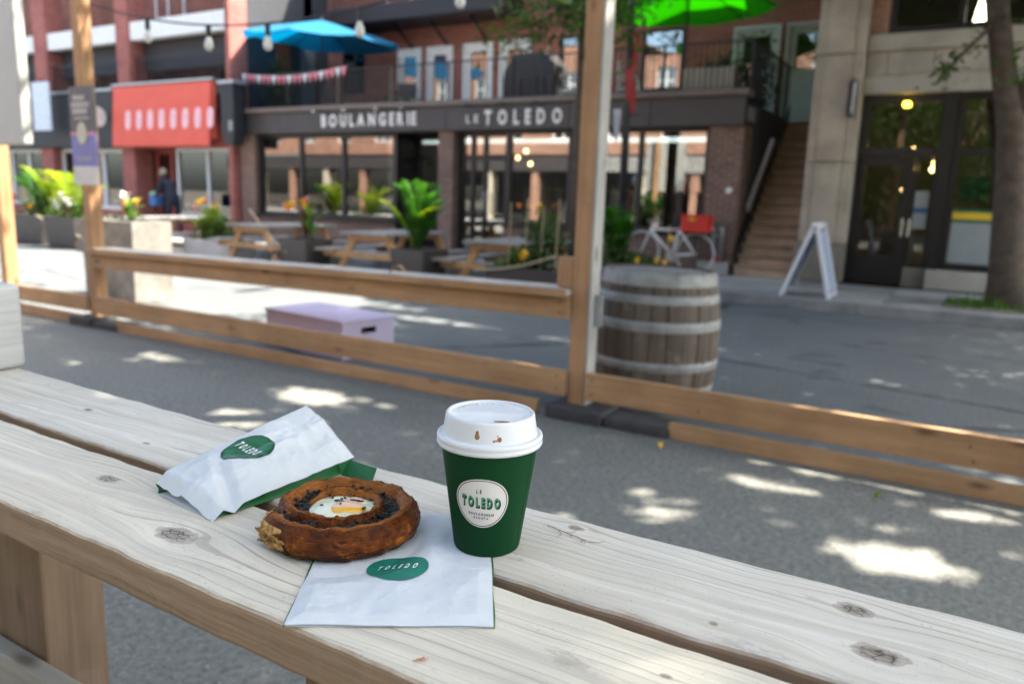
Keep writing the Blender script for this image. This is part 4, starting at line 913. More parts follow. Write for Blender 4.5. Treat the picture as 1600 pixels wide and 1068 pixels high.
def bush(parent, x, y, z, rx, ry, rz, n, seed, mat='leaf', size=.07, name='foliage'):
    cs = crown_centers((x, y, z+rz*.6), (rx, ry, rz), n, seed, 0)
    b = MB()
    for i in range(6): a = 2*PI*i/6; b.tube([(x+.1*rx*math.cos(a), y+.1*ry*math.sin(a), z-.02), (x+.6*rx*math.cos(a), y+.6*ry*math.sin(a), z+rz)], [.008, .003], 4)
    b.build('stem', M['leaf_dark'], parent, fix=False)
    leaf_mesh(name, cs, 9, (rx*.22, ry*.22, rz*.22), size, M[mat], parent, seed)
cp = thing('concrete_planter', 'big grey concrete planter with canna flowers behind the left fence post', 'planter', (-8.3, 5.6, 0))
planter_box(cp, -8.5, 5.45, 0, .98, .5, .9, M['planter_grey'], .97, .06)
broad(cp, -8.42, 5.45, .84, .34, 7, 5, 'leaf_canna', .2, .08); flowers(cp, [(-8.40, 5.4, 1.16), (-8.44, 5.42, 1.12)], .07, 'fl_white', 3); flowers(cp, [(-8.4, 5.38, 1.08), (-8.2, 5.4, 1.10)], .05, 'fl_yellow', 4); flowers(cp, [(-8.4, 5.36, 1.02)], .045, 'fl_orange', 6)
bush(cp, -8.5, 5.45, .85, .3, .18, .1, 16, 8, 'leaf', .05)
# dark planters with palms far left
for i, (x, y, w) in enumerate(((-17.3, 9.15, 1.25), (-15.75, 9.0, 1.1))):
    p = thing('palm_planter', ('wide black planter with lime palm fronds and red flowers at far left', 'black planter with palm fronds directly left of the banner post')[i], 'planter', (x, y, 0))
    planter_box(p, x, y, 0, w, .7, .62, M['planter_dark'])
    palm(p, x+.1, y, .55, 1.05, 11, 30+i, 'leaf_lime' if i else 'leaf_palm', .6, .026)
    bush(p, x, y, .58, w*.5, .3, .28, 46, 40+i, 'leaf_canna' if i else 'leaf', .10)
    if i == 0:
        palm(p, x+.4, y+.1, .55, 1.15, 8, 37, 'leaf_lime', .55, .03)
        flowers(p, [(x-.45, y-.3, .95), (x-.42, y-.32, .9)], .09, 'fl_red', 1); flowers(p, [(x+.25, y-.34, .78), (x+.3, y-.34, .8)], .07, 'fl_yellow', 2)
    else: flowers(p, [(x+.1, y-.3, 1.02), (x+.25, y-.3, .95), (x-.1, y-.32, .9), (x+.35, y-.3, .9), (x+.02, y-.34, .82)], .10, 'fl_white', 5)
# white planter with mixed flowers
p = thing('white_planter', 'low white planter of green plants and flowers left of picnic tables', 'planter', (-12.5, 9.9, 0))
planter_box(p, -12.5, 9.9, 0, 1.35, .6, .33, M['planter_white'], .97)
bush(p, -12.5, 9.85, .3, .6, .28, .3, 90, 50, 'leaf', .09); bush(p, -12.6, 9.8, .55, .35, .2, .22, 30, 51, 'leaf_lime', .12)
flowers(p, [(-12.85, 9.75, .98), (-12.7, 9.7, 1.02), (-12.35, 9.7, .93)], .09, 'fl_yellow', 2); flowers(p, [(-12.55, 9.7, 1.03)], .06, 'fl_red', 3); flowers(p, [(-12.9, 9.7, .9)], .08, 'fl_pink', 4); flowers(p, [(-12.6, 9.62, .75), (-12.75, 9.62, .62)], .05, 'fl_white', 7)
# canna and palm pots along the tables
p = thing('canna_planter', 'tall dark square pot with red-leaved canna and yellow blooms between picnic tables', 'planter', (-9.45, 9.2, 0))
planter_box(p, -9.45, 9.2, 0, .62, .62, .54, M['planter_dark'], .82)
broad(p, -9.45, 9.2, .5, .62, 10, 60, 'leaf_red', .24, .12); broad(p, -9.3, 9.15, .5, .55, 6, 61, 'leaf_canna', .3, .12)
flowers(p, [(-9.45, 9.15, 1.12), (-9.42, 9.15, 1.06), (-9.7, 9.15, 1.05), (-9.8, 9.15, 1.02)], .09, 'fl_yellow', 8); flowers(p, [(-9.36, 9.12, 1.16), (-9.9, 9.15, 1.05)], .06, 'fl_pink', 9); flowers(p, [(-9.75, 9.1, .98)], .07, 'fl_orange', 9)
p = thing('palm_pot', 'tall dark square pot with a bright green areca palm before the bakery door', 'planter', (-6.95, 9.0, 0))
planter_box(p, -6.95, 9.0, 0, .62, .62, .53, M['planter_dark'], .82)
palm(p, -6.95, 9.0, .48, 1.08, 16, 70, 'leaf_palm', .36, .02); palm(p, -6.95, 9.0, .48, .7, 10, 71, 'leaf_palm', .42, .02)
palm(p, -7.05, 8.95, .55, .85, 3, 76, 'leaf_lime', .5, .02)
p = thing('flower_trough', 'dark trough of tall greenery with yellow flowers and cane sticks left of the post', 'planter', (-4.85, 8.8, 0))
planter_box(p, -4.85, 8.8, 0, 1.3, .55, .42, M['planter_dark'], .9)
bush(p, -4.8, 8.8, .4, .34, .22, .42, 120, 80, 'leaf', .08); bush(p, -5.2, 8.8, .38, .22, .2, .16, 40, 81, 'leaf_canna', .07)
flowers(p, [(-4.95, 8.55, .55), (-4.9, 8.54, .58)], .07, 'fl_yellow', 1); flowers(p, [(-4.9, 8.6, 1.2), (-4.75, 8.6, 1.22)], .04, 'fl_yellow', 2); flowers(p, [(-5.05, 8.6, 1.2)], .05, 'fl_orange', 3)
M['cane'] = plain('cane', (.42, .33, .2), .7)
for q, (x, h) in enumerate(((-5.2, 1.25), (-4.95, 1.3), (-4.72, 1.2), (-4.5, 1.3))):
    s = MB(); s.tube([(x, 8.62, .38), (x+.02, 8.62, h)], .008, 5); s.build('cane', M['cane'], p)
p = thing('green_trough', 'dark trough of tall grass-green plants right of the fence post', 'planter', (-3.35, 9.0, 0))
planter_box(p, -3.5, 9.0, 0, 1.1, .5, .45, M['planter_dark'], .9)
palm(p, -3.85, 9.0, .4, .95, 10, 85, 'leaf_palm', .22, .035); bush(p, -3.5, 8.95, .42, .3, .18, .16, 70, 86, 'leaf', .08); bush(p, -3.85, 8.95, .42, .16, .16, .38, 50, 87, 'leaf', .09)
flowers(p, [(-3.05, 8.75, .88), (-3.12, 8.75, .6), (-3.2, 8.7, .62), (-3.45, 8.72, .6)], .05, 'fl_yellow', 5)
s = MB(); s.tube([(-3.12, 8.8, .4), (-3.1, 8.8, 1.05)], .008, 5); s.build('cane', M['cane'], p)

# picnic tables
M['pt_top'] = wood_mat('pt_top', (.22, .21, .20), (.32, .31, .295), 1, 1, knots=False); M['pt_leg'] = wood_mat('pt_leg', (.50, .27, .11), (.62, .37, .18), 2, 1, knots=False)
def picnic():
    t = thing('picnic_table', 'x', 'table', (0, 0, 0), 'picnic tables by the kerb')
    for i in range(5): s = MB(); s.box(-.36+i*.146, -.36+i*.146+.138, -.8, .8, .66, .70); s.build('top_plank', M['pt_top'], t)
    for sx in (-1, 1):
        for k in range(2): c = sx*(.58+k*.135); s = MB(); s.box(c-.062, c+.062, -.8, .8, .38, .42); s.build('seat_plank', M['pt_top'], t)
    for y in (-.6, .6):
        for sx in (-1, 1): s = MB(); s.beam((sx*.24, y, .655), (sx*.52, y, 0), .09, .04, (0, 1, 0)); s.build('leg', M['pt_leg'], t)
        s = MB(); s.box(-.72, .72, y-.062, y-.022, .29, .378); s.build('cross_beam', M['pt_leg'], t)
        s = MB(); s.box(-.33, .33, y-.062, y-.022, .57, .657); s.build('top_batten', M['pt_leg'], t)
    return t
pt = picnic()
for i, (x, y, a, lab) in enumerate(((-5.75, 9.85, 4, 'grey-topped wooden picnic table between palm pot and trough'), (-8.15, 9.95, 2, 'grey-topped wooden picnic table between the canna pot and the palm pot'), (-10.85, 10.0, -3, 'grey-topped wooden picnic table between white planter and canna pot'), (-14.1, 9.7, 3, 'picnic table left of the white planter, partly behind concrete planter'))):
    o = pt if i == 0 else copy_tree(pt); o.location = (x, y, 0); o.rotation_euler.z = math.radians(a); o.scale = (1.28, 1.1, 1); o['label'] = lab
# ropes slung between planters and fence
M['rope'] = plain('rope', (.36, .30, .2), .9)
def rope(a, b2, sag, r, lab):
    pts = [Vector(a).lerp(Vector(b2), k/12)-Vector((0, 0, sag*math.sin(PI*k/12))) for k in range(13)]; s = MB(); s.tube(pts, r, 6)
    one('rope', M['rope'], lab, 'rope', s, 'ropes slung between the planters', smooth=True)
rope((-16.7, 8.75, .62), (-13.7, 8.7, .18), .12, .02, 'sagging tan rope in front of the black palm planters')
rope((-11.2, 9.55, .95), (-9.6, 8.9, .32), .05, .015, 'tan rope sloping from the white planter toward the canna pot')
rope((-5.6, 8.45, .36), (-4.4, 8.45, .62), .05, .015, 'thin tan rope slanting across the flower trough')

# A-frame sign
af = thing('a_frame_sign', 'white folding A-frame pavement sign standing near the kerb', 'sign', (-1.85, 10.9, .15))
M['af_white'] = plain('af_white', (.74, .74, .76), .5, .03); M['af_blue'] = plain('af_blue', (.45, .5, .66), .5, .1)
for sx in (-1, 1):
    bx0 = -1.84+sx*.30; tx = -1.79+sx*.02
    for y in (10.62, 11.22): s = MB(); s.beam((bx0, y, .15), (tx, y, 1.08), .05, .045, (0, 1, 0)); s.build('frame_side', M['af_white'], af, bevel=.006)
    s = MB(); s.beam((bx0*.96+tx*.04, 10.646, .19), (bx0*.96+tx*.04, 11.194, .19), .04, .045); s.build('frame_bar', M['af_white'], af)
    s = MB(); s.add([(bx0*.9+tx*.1+sx*.012, 10.646, .243), (bx0*.9+tx*.1+sx*.012, 11.194, .243), (bx0*.08+tx*.92+sx*.012, 11.194, 1.0), (bx0*.08+tx*.92+sx*.012, 10.646, 1.0), (bx0*.9+tx*.1, 10.646, .243), (bx0*.9+tx*.1, 11.194, .243), (bx0*.08+tx*.92, 11.194, 1.0), (bx0*.08+tx*.92, 10.646, 1.0)], [(0, 1, 2, 3), (7, 6, 5, 4), (0, 4, 5, 1), (2, 6, 7, 3), (1, 5, 6, 2), (0, 3, 7, 4)]); s.build('board', M['af_blue'], af)
s = MB(); s.tube([(-1.79, 10.58, 1.085), (-1.79, 11.26, 1.085)], .045, 10); s.build('hinge', M['af_white'], af, smooth=True)

# bicycle
bi = thing('bicycle', 'white bicycle with a red crate on its rear rack by the bakery', 'bicycle', (-4.5, 12.75, .15))
M['bike_white'] = plain('bike_white', (.80, .78, .74), .35, .04); M['tyre'] = plain('tyre', (.48, .46, .42), .7, .1); M['crate_red'] = plain('crate_red', (.65, .03, .02), .45, .06)
BYc = 12.75
for x in (-4.98, -4.02):
    s = MB(); n = 32; s.tube([(x+.335*math.cos(2*PI*k/n), BYc, .485+.335*math.sin(2*PI*k/n)) for k in range(n+1)], .017, 6, False); w = s.build('wheel', M['tyre'], bi, smooth=True)
    s = MB(); s.tube([(x+.312*math.cos(2*PI*k/n), BYc, .485+.312*math.sin(2*PI*k/n)) for k in range(n+1)], .010, 5, False); s.build('rim', M['galv'], w)
    s = MB()
    for k in range(14): a = 2*PI*k/14; s.tube([(x, BYc, .485), (x+.31*math.cos(a), BYc, .485+.31*math.sin(a))], .0016, 3, False)
    s.build('spokes', M['galv'], w)
    s = MB(); s.tube([(x, BYc-.05, .485), (x, BYc+.05, .485)], .02, 8); s.build('hub', M['galv'], w)
bbk, hd, stp = (-4.42, BYc, .43), (-4.83, BYc, .86), (-4.32, BYc, .87)
s = MB()
for a, c in ((bbk, hd), (hd, stp), (bbk, stp), ((-4.02, BYc, .485), stp), ((-4.02, BYc, .485), bbk)): s.tube([a, c], .022, 8)
s.tube([hd, (-4.85, BYc, .8), (-4.98, BYc, .485)], .017, 8); s.build('frame', M['bike_white'], bi, smooth=True)
s = MB(); s.tube([stp, (-4.29, BYc, .97)], .013, 6); s.build('seat_post', M['galv'], bi)
s = MB(); s.blob((-4.31, BYc, .985), (.13, .06, .03), 10, 6); s.build('saddle', M['dark_metal'], bi, smooth=True)
s = MB(); s.tube([hd, (-4.80, BYc, 1.0)], .014, 6); s.tube([(-4.80, BYc-.25, 1.0), (-4.82, BYc, 1.02), (-4.80, BYc+.25, 1.0)], .013, 6); s.build('handlebar', M['galv'], bi)
s = MB(); s.tube([(-4.33, BYc-.06, .30), (-4.42, BYc-.06, .43), (-4.42, BYc+.06, .43), (-4.51, BYc+.06, .56)], .012, 6); s.build('crank', M['galv'], bi); s = MB(); s.lathe([(.09, -.004), (.09, .004), (.0, .004)], (0, 0, 0), 16); 
s.xf(lambda v: Vector((-4.42+v.x, BYc-.05+v.z, .43+v.y))); s.build('chainring', M['galv'], bi)
s = MB(); s.box(-4.25, -3.82, BYc-.07, BYc+.07, .835, .85); s.tube([(-4.05, BYc+.06, .84), (-4.02, BYc+.04, .485)], .007, 5); s.tube([(-4.05, BYc-.06, .84), (-4.02, BYc-.04, .485)], .007, 5); s.build('rear_rack', M['dark_metal'], bi)
cr = thing('crate', 'red plastic crate strapped on the white bicycle', 'crate', (-4.03, BYc, .852))
b = MB(); x0, x1, ya, yb, z0, z1 = -4.24, -3.80, BYc-.17, BYc+.17, .852, 1.13
b.box(x0, x1, ya, yb, z0, z0+.012); b.box(x0, x1, ya, ya+.012, z0+.013, z1); b.box(x0, x1, yb-.012, yb, z0+.013, z1); b.box(x0, x0+.012, ya+.013, yb-.013, z0+.013, z1); b.box(x1-.012, x1, ya+.013, yb-.013, z0+.013, z1); b.build('body', M['crate_red'], cr)
b = MB(); b.box(x0-.012, x1+.012, ya-.012, ya, z1-.03, z1+.004); b.box(x0-.012, x1+.012, yb, yb+.012, z1-.03, z1+.004); b.box(x0-.012, x0-.0005, ya, yb, z1-.03, z1+.003); b.box(x1+.0005, x1+.012, ya, yb, z1-.03, z1+.003); b.build('rim', M['crate_red'], cr)
s = MB(); s.blob((-4.05, ya-.014, 1.06), (.07, .004, .02), 10, 6); s.build('tape', M['fl_yellow'], cr)
# bike pole
s = MB(); s.tube([(-4.42, 12.95, .15), (-4.42, 12.95, 1.5)], .035, 10); s.lathe([(.0, .05), (.05, .04), (.05, 0)], (-4.42, 12.95, 1.48), 10); one('bike_post', M['dark_metal'], 'black steel post behind the white bicycle', 'post', s)
# fire-hose connection with concrete box
sc = thing('standpipe', 'grey twin standpipe with red collar on the bakery corner', 'standpipe', (-3.78, 13.15, .15))
s = MB(); s.tube([(-3.86, 13.2, .36), (-3.86, 13.2, .86), (-3.9, 13.1, .95)], .045, 10); s.tube([(-3.73, 13.2, .36), (-3.73, 13.2, .82), (-3.7, 13.1, .92)], .045, 10); s.tube([(-3.90, 13.2, .8), (-3.68, 13.2, .8)], .03, 8); s.build('pipes', M['galv'], sc, smooth=True)
s = MB(); s.lathe([(.09, 0), (.1, .06), (.06, .11)], (-3.8, 13.19, .36), 12); s.build('red_collar', plain('collar_red', (.3, .02, .015), .5), sc)
s = MB(); s.box(-4.05, -3.55, 12.98, 13.28, .15, .355); s.build('base', M['concrete'], sc, bevel=.01)
s = MB(); s.blob((-3.68, 13.27, 1.55), (.06, .035, .06), 10, 8); one('wall_bell', M['white_paint'], 'small round white alarm bell on the brick corner pier', 'bell', s, smooth=True)
# lamp post with red banner
lp = thing('lamp_post', 'slim black lamp post with a narrow red banner right of the wooden post', 'lamp post', (-4.6, 10.9, .15))
s = MB(); s.tube([(-4.58, 10.9, .15), (-4.62, 10.9, 3.0), (-4.70, 10.9, 6.4)], [.06, .05, .045], 10); s.build('pole', M['dark_metal'], lp, smooth=True)
s = MB(); s.tube([(-4.70, 10.9, 6.38), (-4.7, 10.4, 6.6), (-4.7, 9.9, 6.55)], .035, 8); s.blob((-4.7, 9.7, 6.5), (.12, .3, .07), 10, 6); s.build('lamp_head', M['dark_metal'], lp, smooth=True)
s = MB(); n = 8
vs = [(-4.63+.13*((k % 2))+.02*math.sin(i*1.3), 10.86+.05*math.sin(i*.9+k), 3.68-1.1*i/n) for i in range(n+1) for k in range(2)]; s.add(vs+[(x, y+.006, z) for x, y, z in vs], [(2*i, 2*i+1, 2*i+3, 2*i+2) for i in range(n)]+[(2*i+2*n+4, 2*i+2*n+2, 2*i+2*n+3, 2*i+2*n+5)[::1] for i in range(n)]); s.build('red_banner', plain('banner_red', (.30, .025, .025), .75), lp, fix=False)
for z in (3.7, 2.56): s = MB(); s.tube([(-4.63, 10.88, z), (-4.42, 10.88, z)], .01, 6); s.build('banner_arm', M['dark_metal'], lp)
s = MB(); s.prism([(-4.80, 2.64), (-4.68, 2.64), (-4.70, 2.25), (-4.73, 2.16), (-4.77, 2.25)], 10.82, 10.84); s.build('pennant', plain('pennant_grey', (.34, .36, .40), .6), lp)

# ---------------- roof terrace things
def umbrella(name, label, c, R, rise, mat, n, pole_z, tilt=(0, 0), scallop=.06):
    u = thing(name, label, 'umbrella', (c[0], c[1], pole_z))
    def pt(k, t, sub=0):
        a = 2*PI*(k+.5)/n; x, y = R*t*math.cos(a), R*t*math.sin(a)
        return Vector((c[0]+x, c[1]+y, c[2]+rise*(1-t)**.9*1.0-rise*0 + tilt[0]*x+tilt[1]*y))
    for k in range(n):
        b = MB(); rows = 6; vs = []; fs = []
        for i in range(rows+1):
            t = i/rows
            for j in range(5):
                p = pt(k, t).lerp(pt(k+1, t), j/4); p.z -= scallop*t*math.sin(PI*j/4)*t; vs.append(p)
        for i in range(rows):
            for j in range(4): a = i*5+j; fs.append((a, a+1, a+6, a+5))
        b.add(vs, fs); b.build('canopy_panel', mat, u, fix=False, smooth=True)
        s = MB(); s.tube([pt(k, .02)-Vector((0, 0, .03)), pt(k, .98)-Vector((0, 0, .03))], .011, 5); s.build('rib', M['dark_metal'], u)
    s = MB(); s.tube([(c[0], c[1], pole_z), (c[0], c[1], c[2]+rise)], .024, 8); s.build('pole', M['dark_metal'], u)
    s = MB(); s.lathe([(.0, .1), (.03, .06), (.04, 0)], (c[0], c[1], c[2]+rise+.005), 10); s.build('finial', M['dark_metal'], u)
    s = MB(); s.box(c[0]-.28, c[0]+.28, c[1]-.28, c[1]+.28, pole_z, pole_z+.07); s.build('base', M['concrete_old'], u)
    return u
def canvas(name, c, tc, tr):
    t = NT(name); t.out(c, .85); tl = t.n.new('ShaderNodeBsdfTranslucent'); tl.inputs[0].default_value = (*tc, 1); mx = t.n.new('ShaderNodeMixShader'); mx.inputs[0].default_value = tr
    t.l.new(t.p.outputs[0], mx.inputs[1]); t.l.new(tl.outputs[0], mx.inputs[2]); t.l.new(mx.outputs[0], t.n['Material Output'].inputs[0]); return t.m
M['canvas_blue'] = canvas('canvas_blue', (.003, .16, .32), (.0, .2, .42), .35)
M['canvas_green'] = canvas('canvas_green', (.012, .20, .008), (.01, .22, .0), .5)
umbrella('parasol', 'turquoise blue parasol open on the left of the roof terrace', (-14.35, 14.6, 4.92), 1.95, .5, M['canvas_blue'], 8, 2.95, (-.05, .03))
umbrella('parasol', 'bright green parasol open on the right of the roof terrace', (-5.05, 14.5, 4.86), 1.62, .62, M['canvas_green'], 8, 2.95, (.02, .03))
M['cover'] = plain('cover', (.016, .018, .02), .55, .2, 8, .3)
gr = thing('grill', 'barbecue under a black cover on the roof terrace', 'grill', (-8.1, 14.3, 2.95))
s = MB(); prof = [(-.62, .0), (-.62, .72), (-.58, .92), (-.34, 1.22), (.34, 1.24), (.56, .98), (.62, .74), (.62, 0)]
s.prism([(-8.1+p, 2.96+q) for p, q in prof], 13.98, 14.6); s.build('cover', M['cover'], gr, bevel=.05, seg=3)
s = MB()
for i in range(7): s.box(-8.66+i*.18, -8.62+i*.18, 13.955, 13.978, 2.97, 3.68)
s.build('cover_folds', M['cover'], gr)
def chair(label, x, y, rz, mat, zf=2.95):
    c = thing('chair', label, 'chair', (0, 0, 0), 'chairs on the roof terrace')
    s = MB(); s.box(-.23, .23, -.22, .22, .42, .46); s.build('seat', mat, c, bevel=.01)
    for sx in (-1, 1):
        for sy in (-1, 1): s = MB(); s.tube([(sx*.2, sy*.19, 0), (sx*.2, sy*.19, .42 if sy < 0 else .95)], .014, 6); s.build('leg', mat, c)
    s = MB(); s.box(-.22, .22, .19, .215, .62, .95); s.build('backrest', mat, c, bevel=.01)
    for sx in (-1, 1): s = MB(); s.tube([(sx*.22, -.18, .46), (sx*.235, -.16, .66), (sx*.22, .18, .68)], .012, 6); s.build('arm', mat, c)
    c.location = (x, y, zf); c.rotation_euler.z = rz; return c
chair('black terrace chair in front of the second white door', -11.95, 14.9, .6, M['dark_metal'])
chair('pale terrace chair right of the covered grill', -7.2, 14.2, -1.2, M['white_trim'])
chair('pale curved terrace chair right of the red banner', -6.0, 14.2, 1.9, M['white_trim'])
chair('dark terrace chair beneath the turquoise parasol', -13.6, 14.2, 2.6, M['dark_metal'])
p = thing('roof_planter', 'grey slatted planter box at the right corner of the roof terrace', 'planter', (-4.3, 13.75, 2.95))
for i in range(9): s = MB(); s.box(-4.72+i*.098, -4.635+i*.098, 13.56, 13.585, 3.2, 3.62); s.build('slat', M['stone_pale'], p)
s = MB(); s.box(-4.72, -3.84, 13.59, 13.95, 2.95, 3.6); s.build('box', M['stone_dark'], p); bush(p, -4.2, 13.75, 3.58, .35, .15, .15, 20, 91, 'leaf_dark', .08)
for i, (x, y, rx, rz, m, lab) in enumerate(((-15.3, 14.1, .35, .7, 'leaf_dark', 'tall dark green shrub at the left end of the roof terrace'), (-12.7, 15.6, .5, .35, 'leaf', 'low green shrub beside the first white terrace door'), (-3.9, 15.2, .35, .75, 'leaf_dark', 'dark green shrub before the pale blue door'))):
    p = thing('potted_shrub', lab, 'shrub', (x, y, 2.95), 'shrubs on the roof terrace')
    s = MB(); s.lathe([(0, 0), (.16, 0), (.2, .3), (.18, .3), (.17, .26), (0, .26)], (x, y, 2.95), 14); s.build('pot', M['planter_dark'], p)
    bush(p, x, y, 3.2, rx, rx, rz, 80, 95+i, m, .12)
bt = thing('bunting', 'string of small pink and white pennants along the roof terrace railing', 'bunting', (-14.1, 13.35, 3.7))
pts = [Vector((-15.8+3.4*k/20, 13.36, 4.05-.12*math.sin(PI*k/20))) for k in range(21)]
s = MB(); s.tube(pts, .006, 4); s.build('cord', M['white_paint'], bt)
for k in range(20):
    a = pts[k]; b2 = pts[k+1]; m = (a+b2)/2; s = MB(); s.prism([(a.x+.015, a.z), (b2.x-.015, b2.z), (m.x, m.z-.2)], 13.352, 13.356); s.build('pennant', M['fl_pink'] if k % 3 else M['white_paint'], bt)
# ---------------- things hung on the fence posts
pn = thing('banner_sign', 'narrow street banner, dark grey, violet and cream, hung on the left fence post', 'sign', (-6.85, 4.02, 1.29))
X0, X1, YB = -7.02, -6.66, 4.03
M['bn_grey'] = plain('bn_grey', (.115, .105, .115), .6); M['bn_violet'] = plain('bn_violet', (.19, .185, .42), .6); M['bn_cream'] = plain('bn_cream', (.62, .58, .54), .6); M['bn_pink'] = plain('bn_pink', (.62, .25, .34), .6); M['bn_text'] = plain('bn_text', (.50, .46, .43), .6)
for n, za, zb, m in (('top_panel', 1.73, 2.13, 'bn_grey'), ('violet_panel', 1.452, 1.729, 'bn_violet'), ('cream_panel', 1.29, 1.451, 'bn_cream')): s = MB(); s.box(X0, X1, YB, YB+.02, za, zb); s.build(n, M[m], pn)
s = MB(); s.box(X0+.002, X1-.002, YB-.004, YB-.001, 1.715, 1.745); s.build('pink_band', M['bn_pink'], pn)
s = MB(); n = 24; s.add([(-6.84+.075*math.cos(2*PI*k/n), YB-.008, 1.735+.095*math.sin(2*PI*k/n)) for k in range(n)]+[(-6.84+.075*math.cos(2*PI*k/n), YB-.005, 1.735+.095*math.sin(2*PI*k/n)) for k in range(n)], [tuple(range(n)), tuple(reversed(range(n, 2*n)))]+[(k, (k+1) % n, (k+1) % n+n, k+n) for k in range(n)]); s.build('crest', plain('crest', (.52, .49, .38), .6), pn)
for (za, zb, xa, xb) in ((2.015, 2.055, -6.95, -6.78), (1.955, 2.0, -6.98, -6.72), (1.9, 1.945, -6.97, -6.75), (1.855, 1.872, -6.95, -6.73), (1.515, 1.53, -6.95, -6.72), (1.495, 1.503, -6.9, -6.78)):
    s = MB(); x = xa; rr = random.Random(int(za*1000))
    while x < xb:
        w = rr.uniform(.018, .035); s.box(x, min(xb, x+w), YB-.004, YB-.001, za, zb); x += w+.008
    s.build('text_line', M['bn_text'], pn)
gp = thing('metal_panel', 'large pale grey metal panel mounted high on the leftmost fence post', 'panel', (-8.3, 4.0, 1.64))
M['panel_grey'] = plain('panel_grey', (.40, .40, .38), .55, .06, 2)
s = MB(); s.box(-8.95, -7.73, 3.98, 4.08, 1.64, 3.2); s.build('face', M['panel_grey'], gp, bevel=.02, seg=3)
s = MB(); s.box(-8.6, -8.5, 4.081, 4.118, 1.8, 2.9); s.build('bracket', M['galv'], gp)
# string lights
sg = thing('string_lights', 'string of big clear bulbs on a black cable between the fence posts', 'string lights', (-4.5, 4.25, 2.2))
def cab(x): return 2.52+.095*((x+4.55)**2)*.62
xs = [-7.0+5.05*k/40 for k in range(41)]
s = MB(); s.tube([(x, 4.25, cab(x)) for x in xs], .008, 5); s.build('cable', M['dark_metal'], sg)
M['bulb'] = plain('bulb', (.75, .73, .68), .15, .03); 
for x in (-6.17, -5.4, -4.73, -3.82, -2.98):
    z = cab(x); s = MB(); s.tube([(x, 4.25, z), (x, 4.25, z-.09)], .02, 8); so = s.build('socket', M['dark_metal'], sg)
    s = MB(); s.lathe([(.0, -.105), (.016, -.102), (.031, -.084), (.034, -.062), (.030, -.04), (.02, -.015), (.016, 0)], (x, 4.25, z-.09), 14); s.build('bulb', M['bulb'], so, smooth=True)
# shop interiors: shelves and counters with goods
def shelf(label, x, y, w, n, cols, seed, z0=.16, h=1.9, grp='shop shelves'):
    t = thing('shop_shelf', label, 'shelf', (x, y, z0), grp); rg = random.Random(seed)
    for sx in (0, w): s = MB(); s.box(x+sx-.02, x+sx+.02, y, y+.35, z0, z0+h); s.build('upright', M['leg_wood'], t)
    for i in range(n):
        z = z0+.25+i*(h-.3)/max(1, n-1); s = MB(); s.box(x+.021, x+w-.021, y, y+.35, z, z+.025); s.build('board', M['leg_wood'], t)
        q = x+.06
        while q < x+w-.15:
            ww = rg.uniform(.07, .18); hh = rg.uniform(.08, .26); s = MB(); s.box(q, q+ww, y+.05, y+.3, z+.026, z+.026+hh); s.build('goods', rg.choice(cols), t, bevel=.012, seg=1); q += ww+rg.uniform(.02, .1)
    return t
goods = [plain('goods%d' % i, c, .6) for i, c in enumerate(((.55, .5, .42), (.4, .2, .08), (.6, .6, .58), (.12, .2, .35), (.5, .12, .06), (.5, .35, .12)))]
shelf('goods shelf behind the left pane under the red awning', -18.4, 14.0, 1.1, 5, goods, 1); shelf('goods shelf behind the right pane under the red awning', -17.2, 14.0, 1.0, 5, goods, 2)
shelf('goods shelf in the shop behind the banner post', -23.2, 14.3, 1.6, 4, goods, 3); shelf('goods shelf in the far left shop window', -27.2, 14.2, 2.0, 4, goods, 4)
shelf('bread shelf behind the first bakery pane', -15.0, 15.6, 1.8, 4, goods[:2]+goods[5:], 5); shelf('bread shelf behind the middle bakery pane', -13.0, 15.2, 1.7, 4, goods, 6); shelf('bread shelf behind the right bakery window', -7.6, 16.4, 2.6, 4, goods[:2]+goods[5:], 7)
ct = thing('bakery_counter', 'bread counter inside the left bakery window', 'counter', (-13, 14.3, .15))
s = MB(); s.box(-14.9, -11.3, 14.1, 14.6, .15, .86); s.build('body', M['leg_wood'], ct); s = MB(); s.box(-14.95, -11.25, 14.05, 14.65, .861, .9); s.build('top', M['pt_top'], ct)
hg = thing('window_garland', 'white letters and orange paper flags hung inside the middle bakery pane', 'garland', (-12.9, 13.7, 2.0))
s = MB(); s.tube([(-13.85, 13.62, 2.28), (-12.9, 13.62, 2.18), (-12.0, 13.62, 2.36)], .005, 4); s.build('cord', M['white_paint'], hg)
letters('IDA', -13.45, -12.88, 1.92, 2.16, lambda u, d, v: (u, 13.62+d*.4, v), M['letter_white'], hg, .01, .05, .1)
for x, z, w in ((-13.75, 2.0, .16), (-12.82, 2.02, .2), (-12.55, 2.1, .16), (-12.33, 2.08, .22)): s = MB(); s.prism([(x, z+.18), (x+w, z+.2), (x+w, z-.02), (x+w*.5, z-.06), (x, z-.02)], 13.615, 13.62); s.build('paper_flag', M['fl_orange'], hg)
for x, y, z in ((-8.45, 14.6, 2.3), (-8.5, 14.9, 2.05), (-9.0, 15.2, 2.2)): s = MB(); s.blob((x, y, z), .045, 10, 8); q = s.build('pendant_bulb', M['lamp_warm'], bk); s = MB(); s.tube([(x, y, z+.04), (x, y, 2.7)], .006, 5); s.build('cord', M['dark_metal'], q)
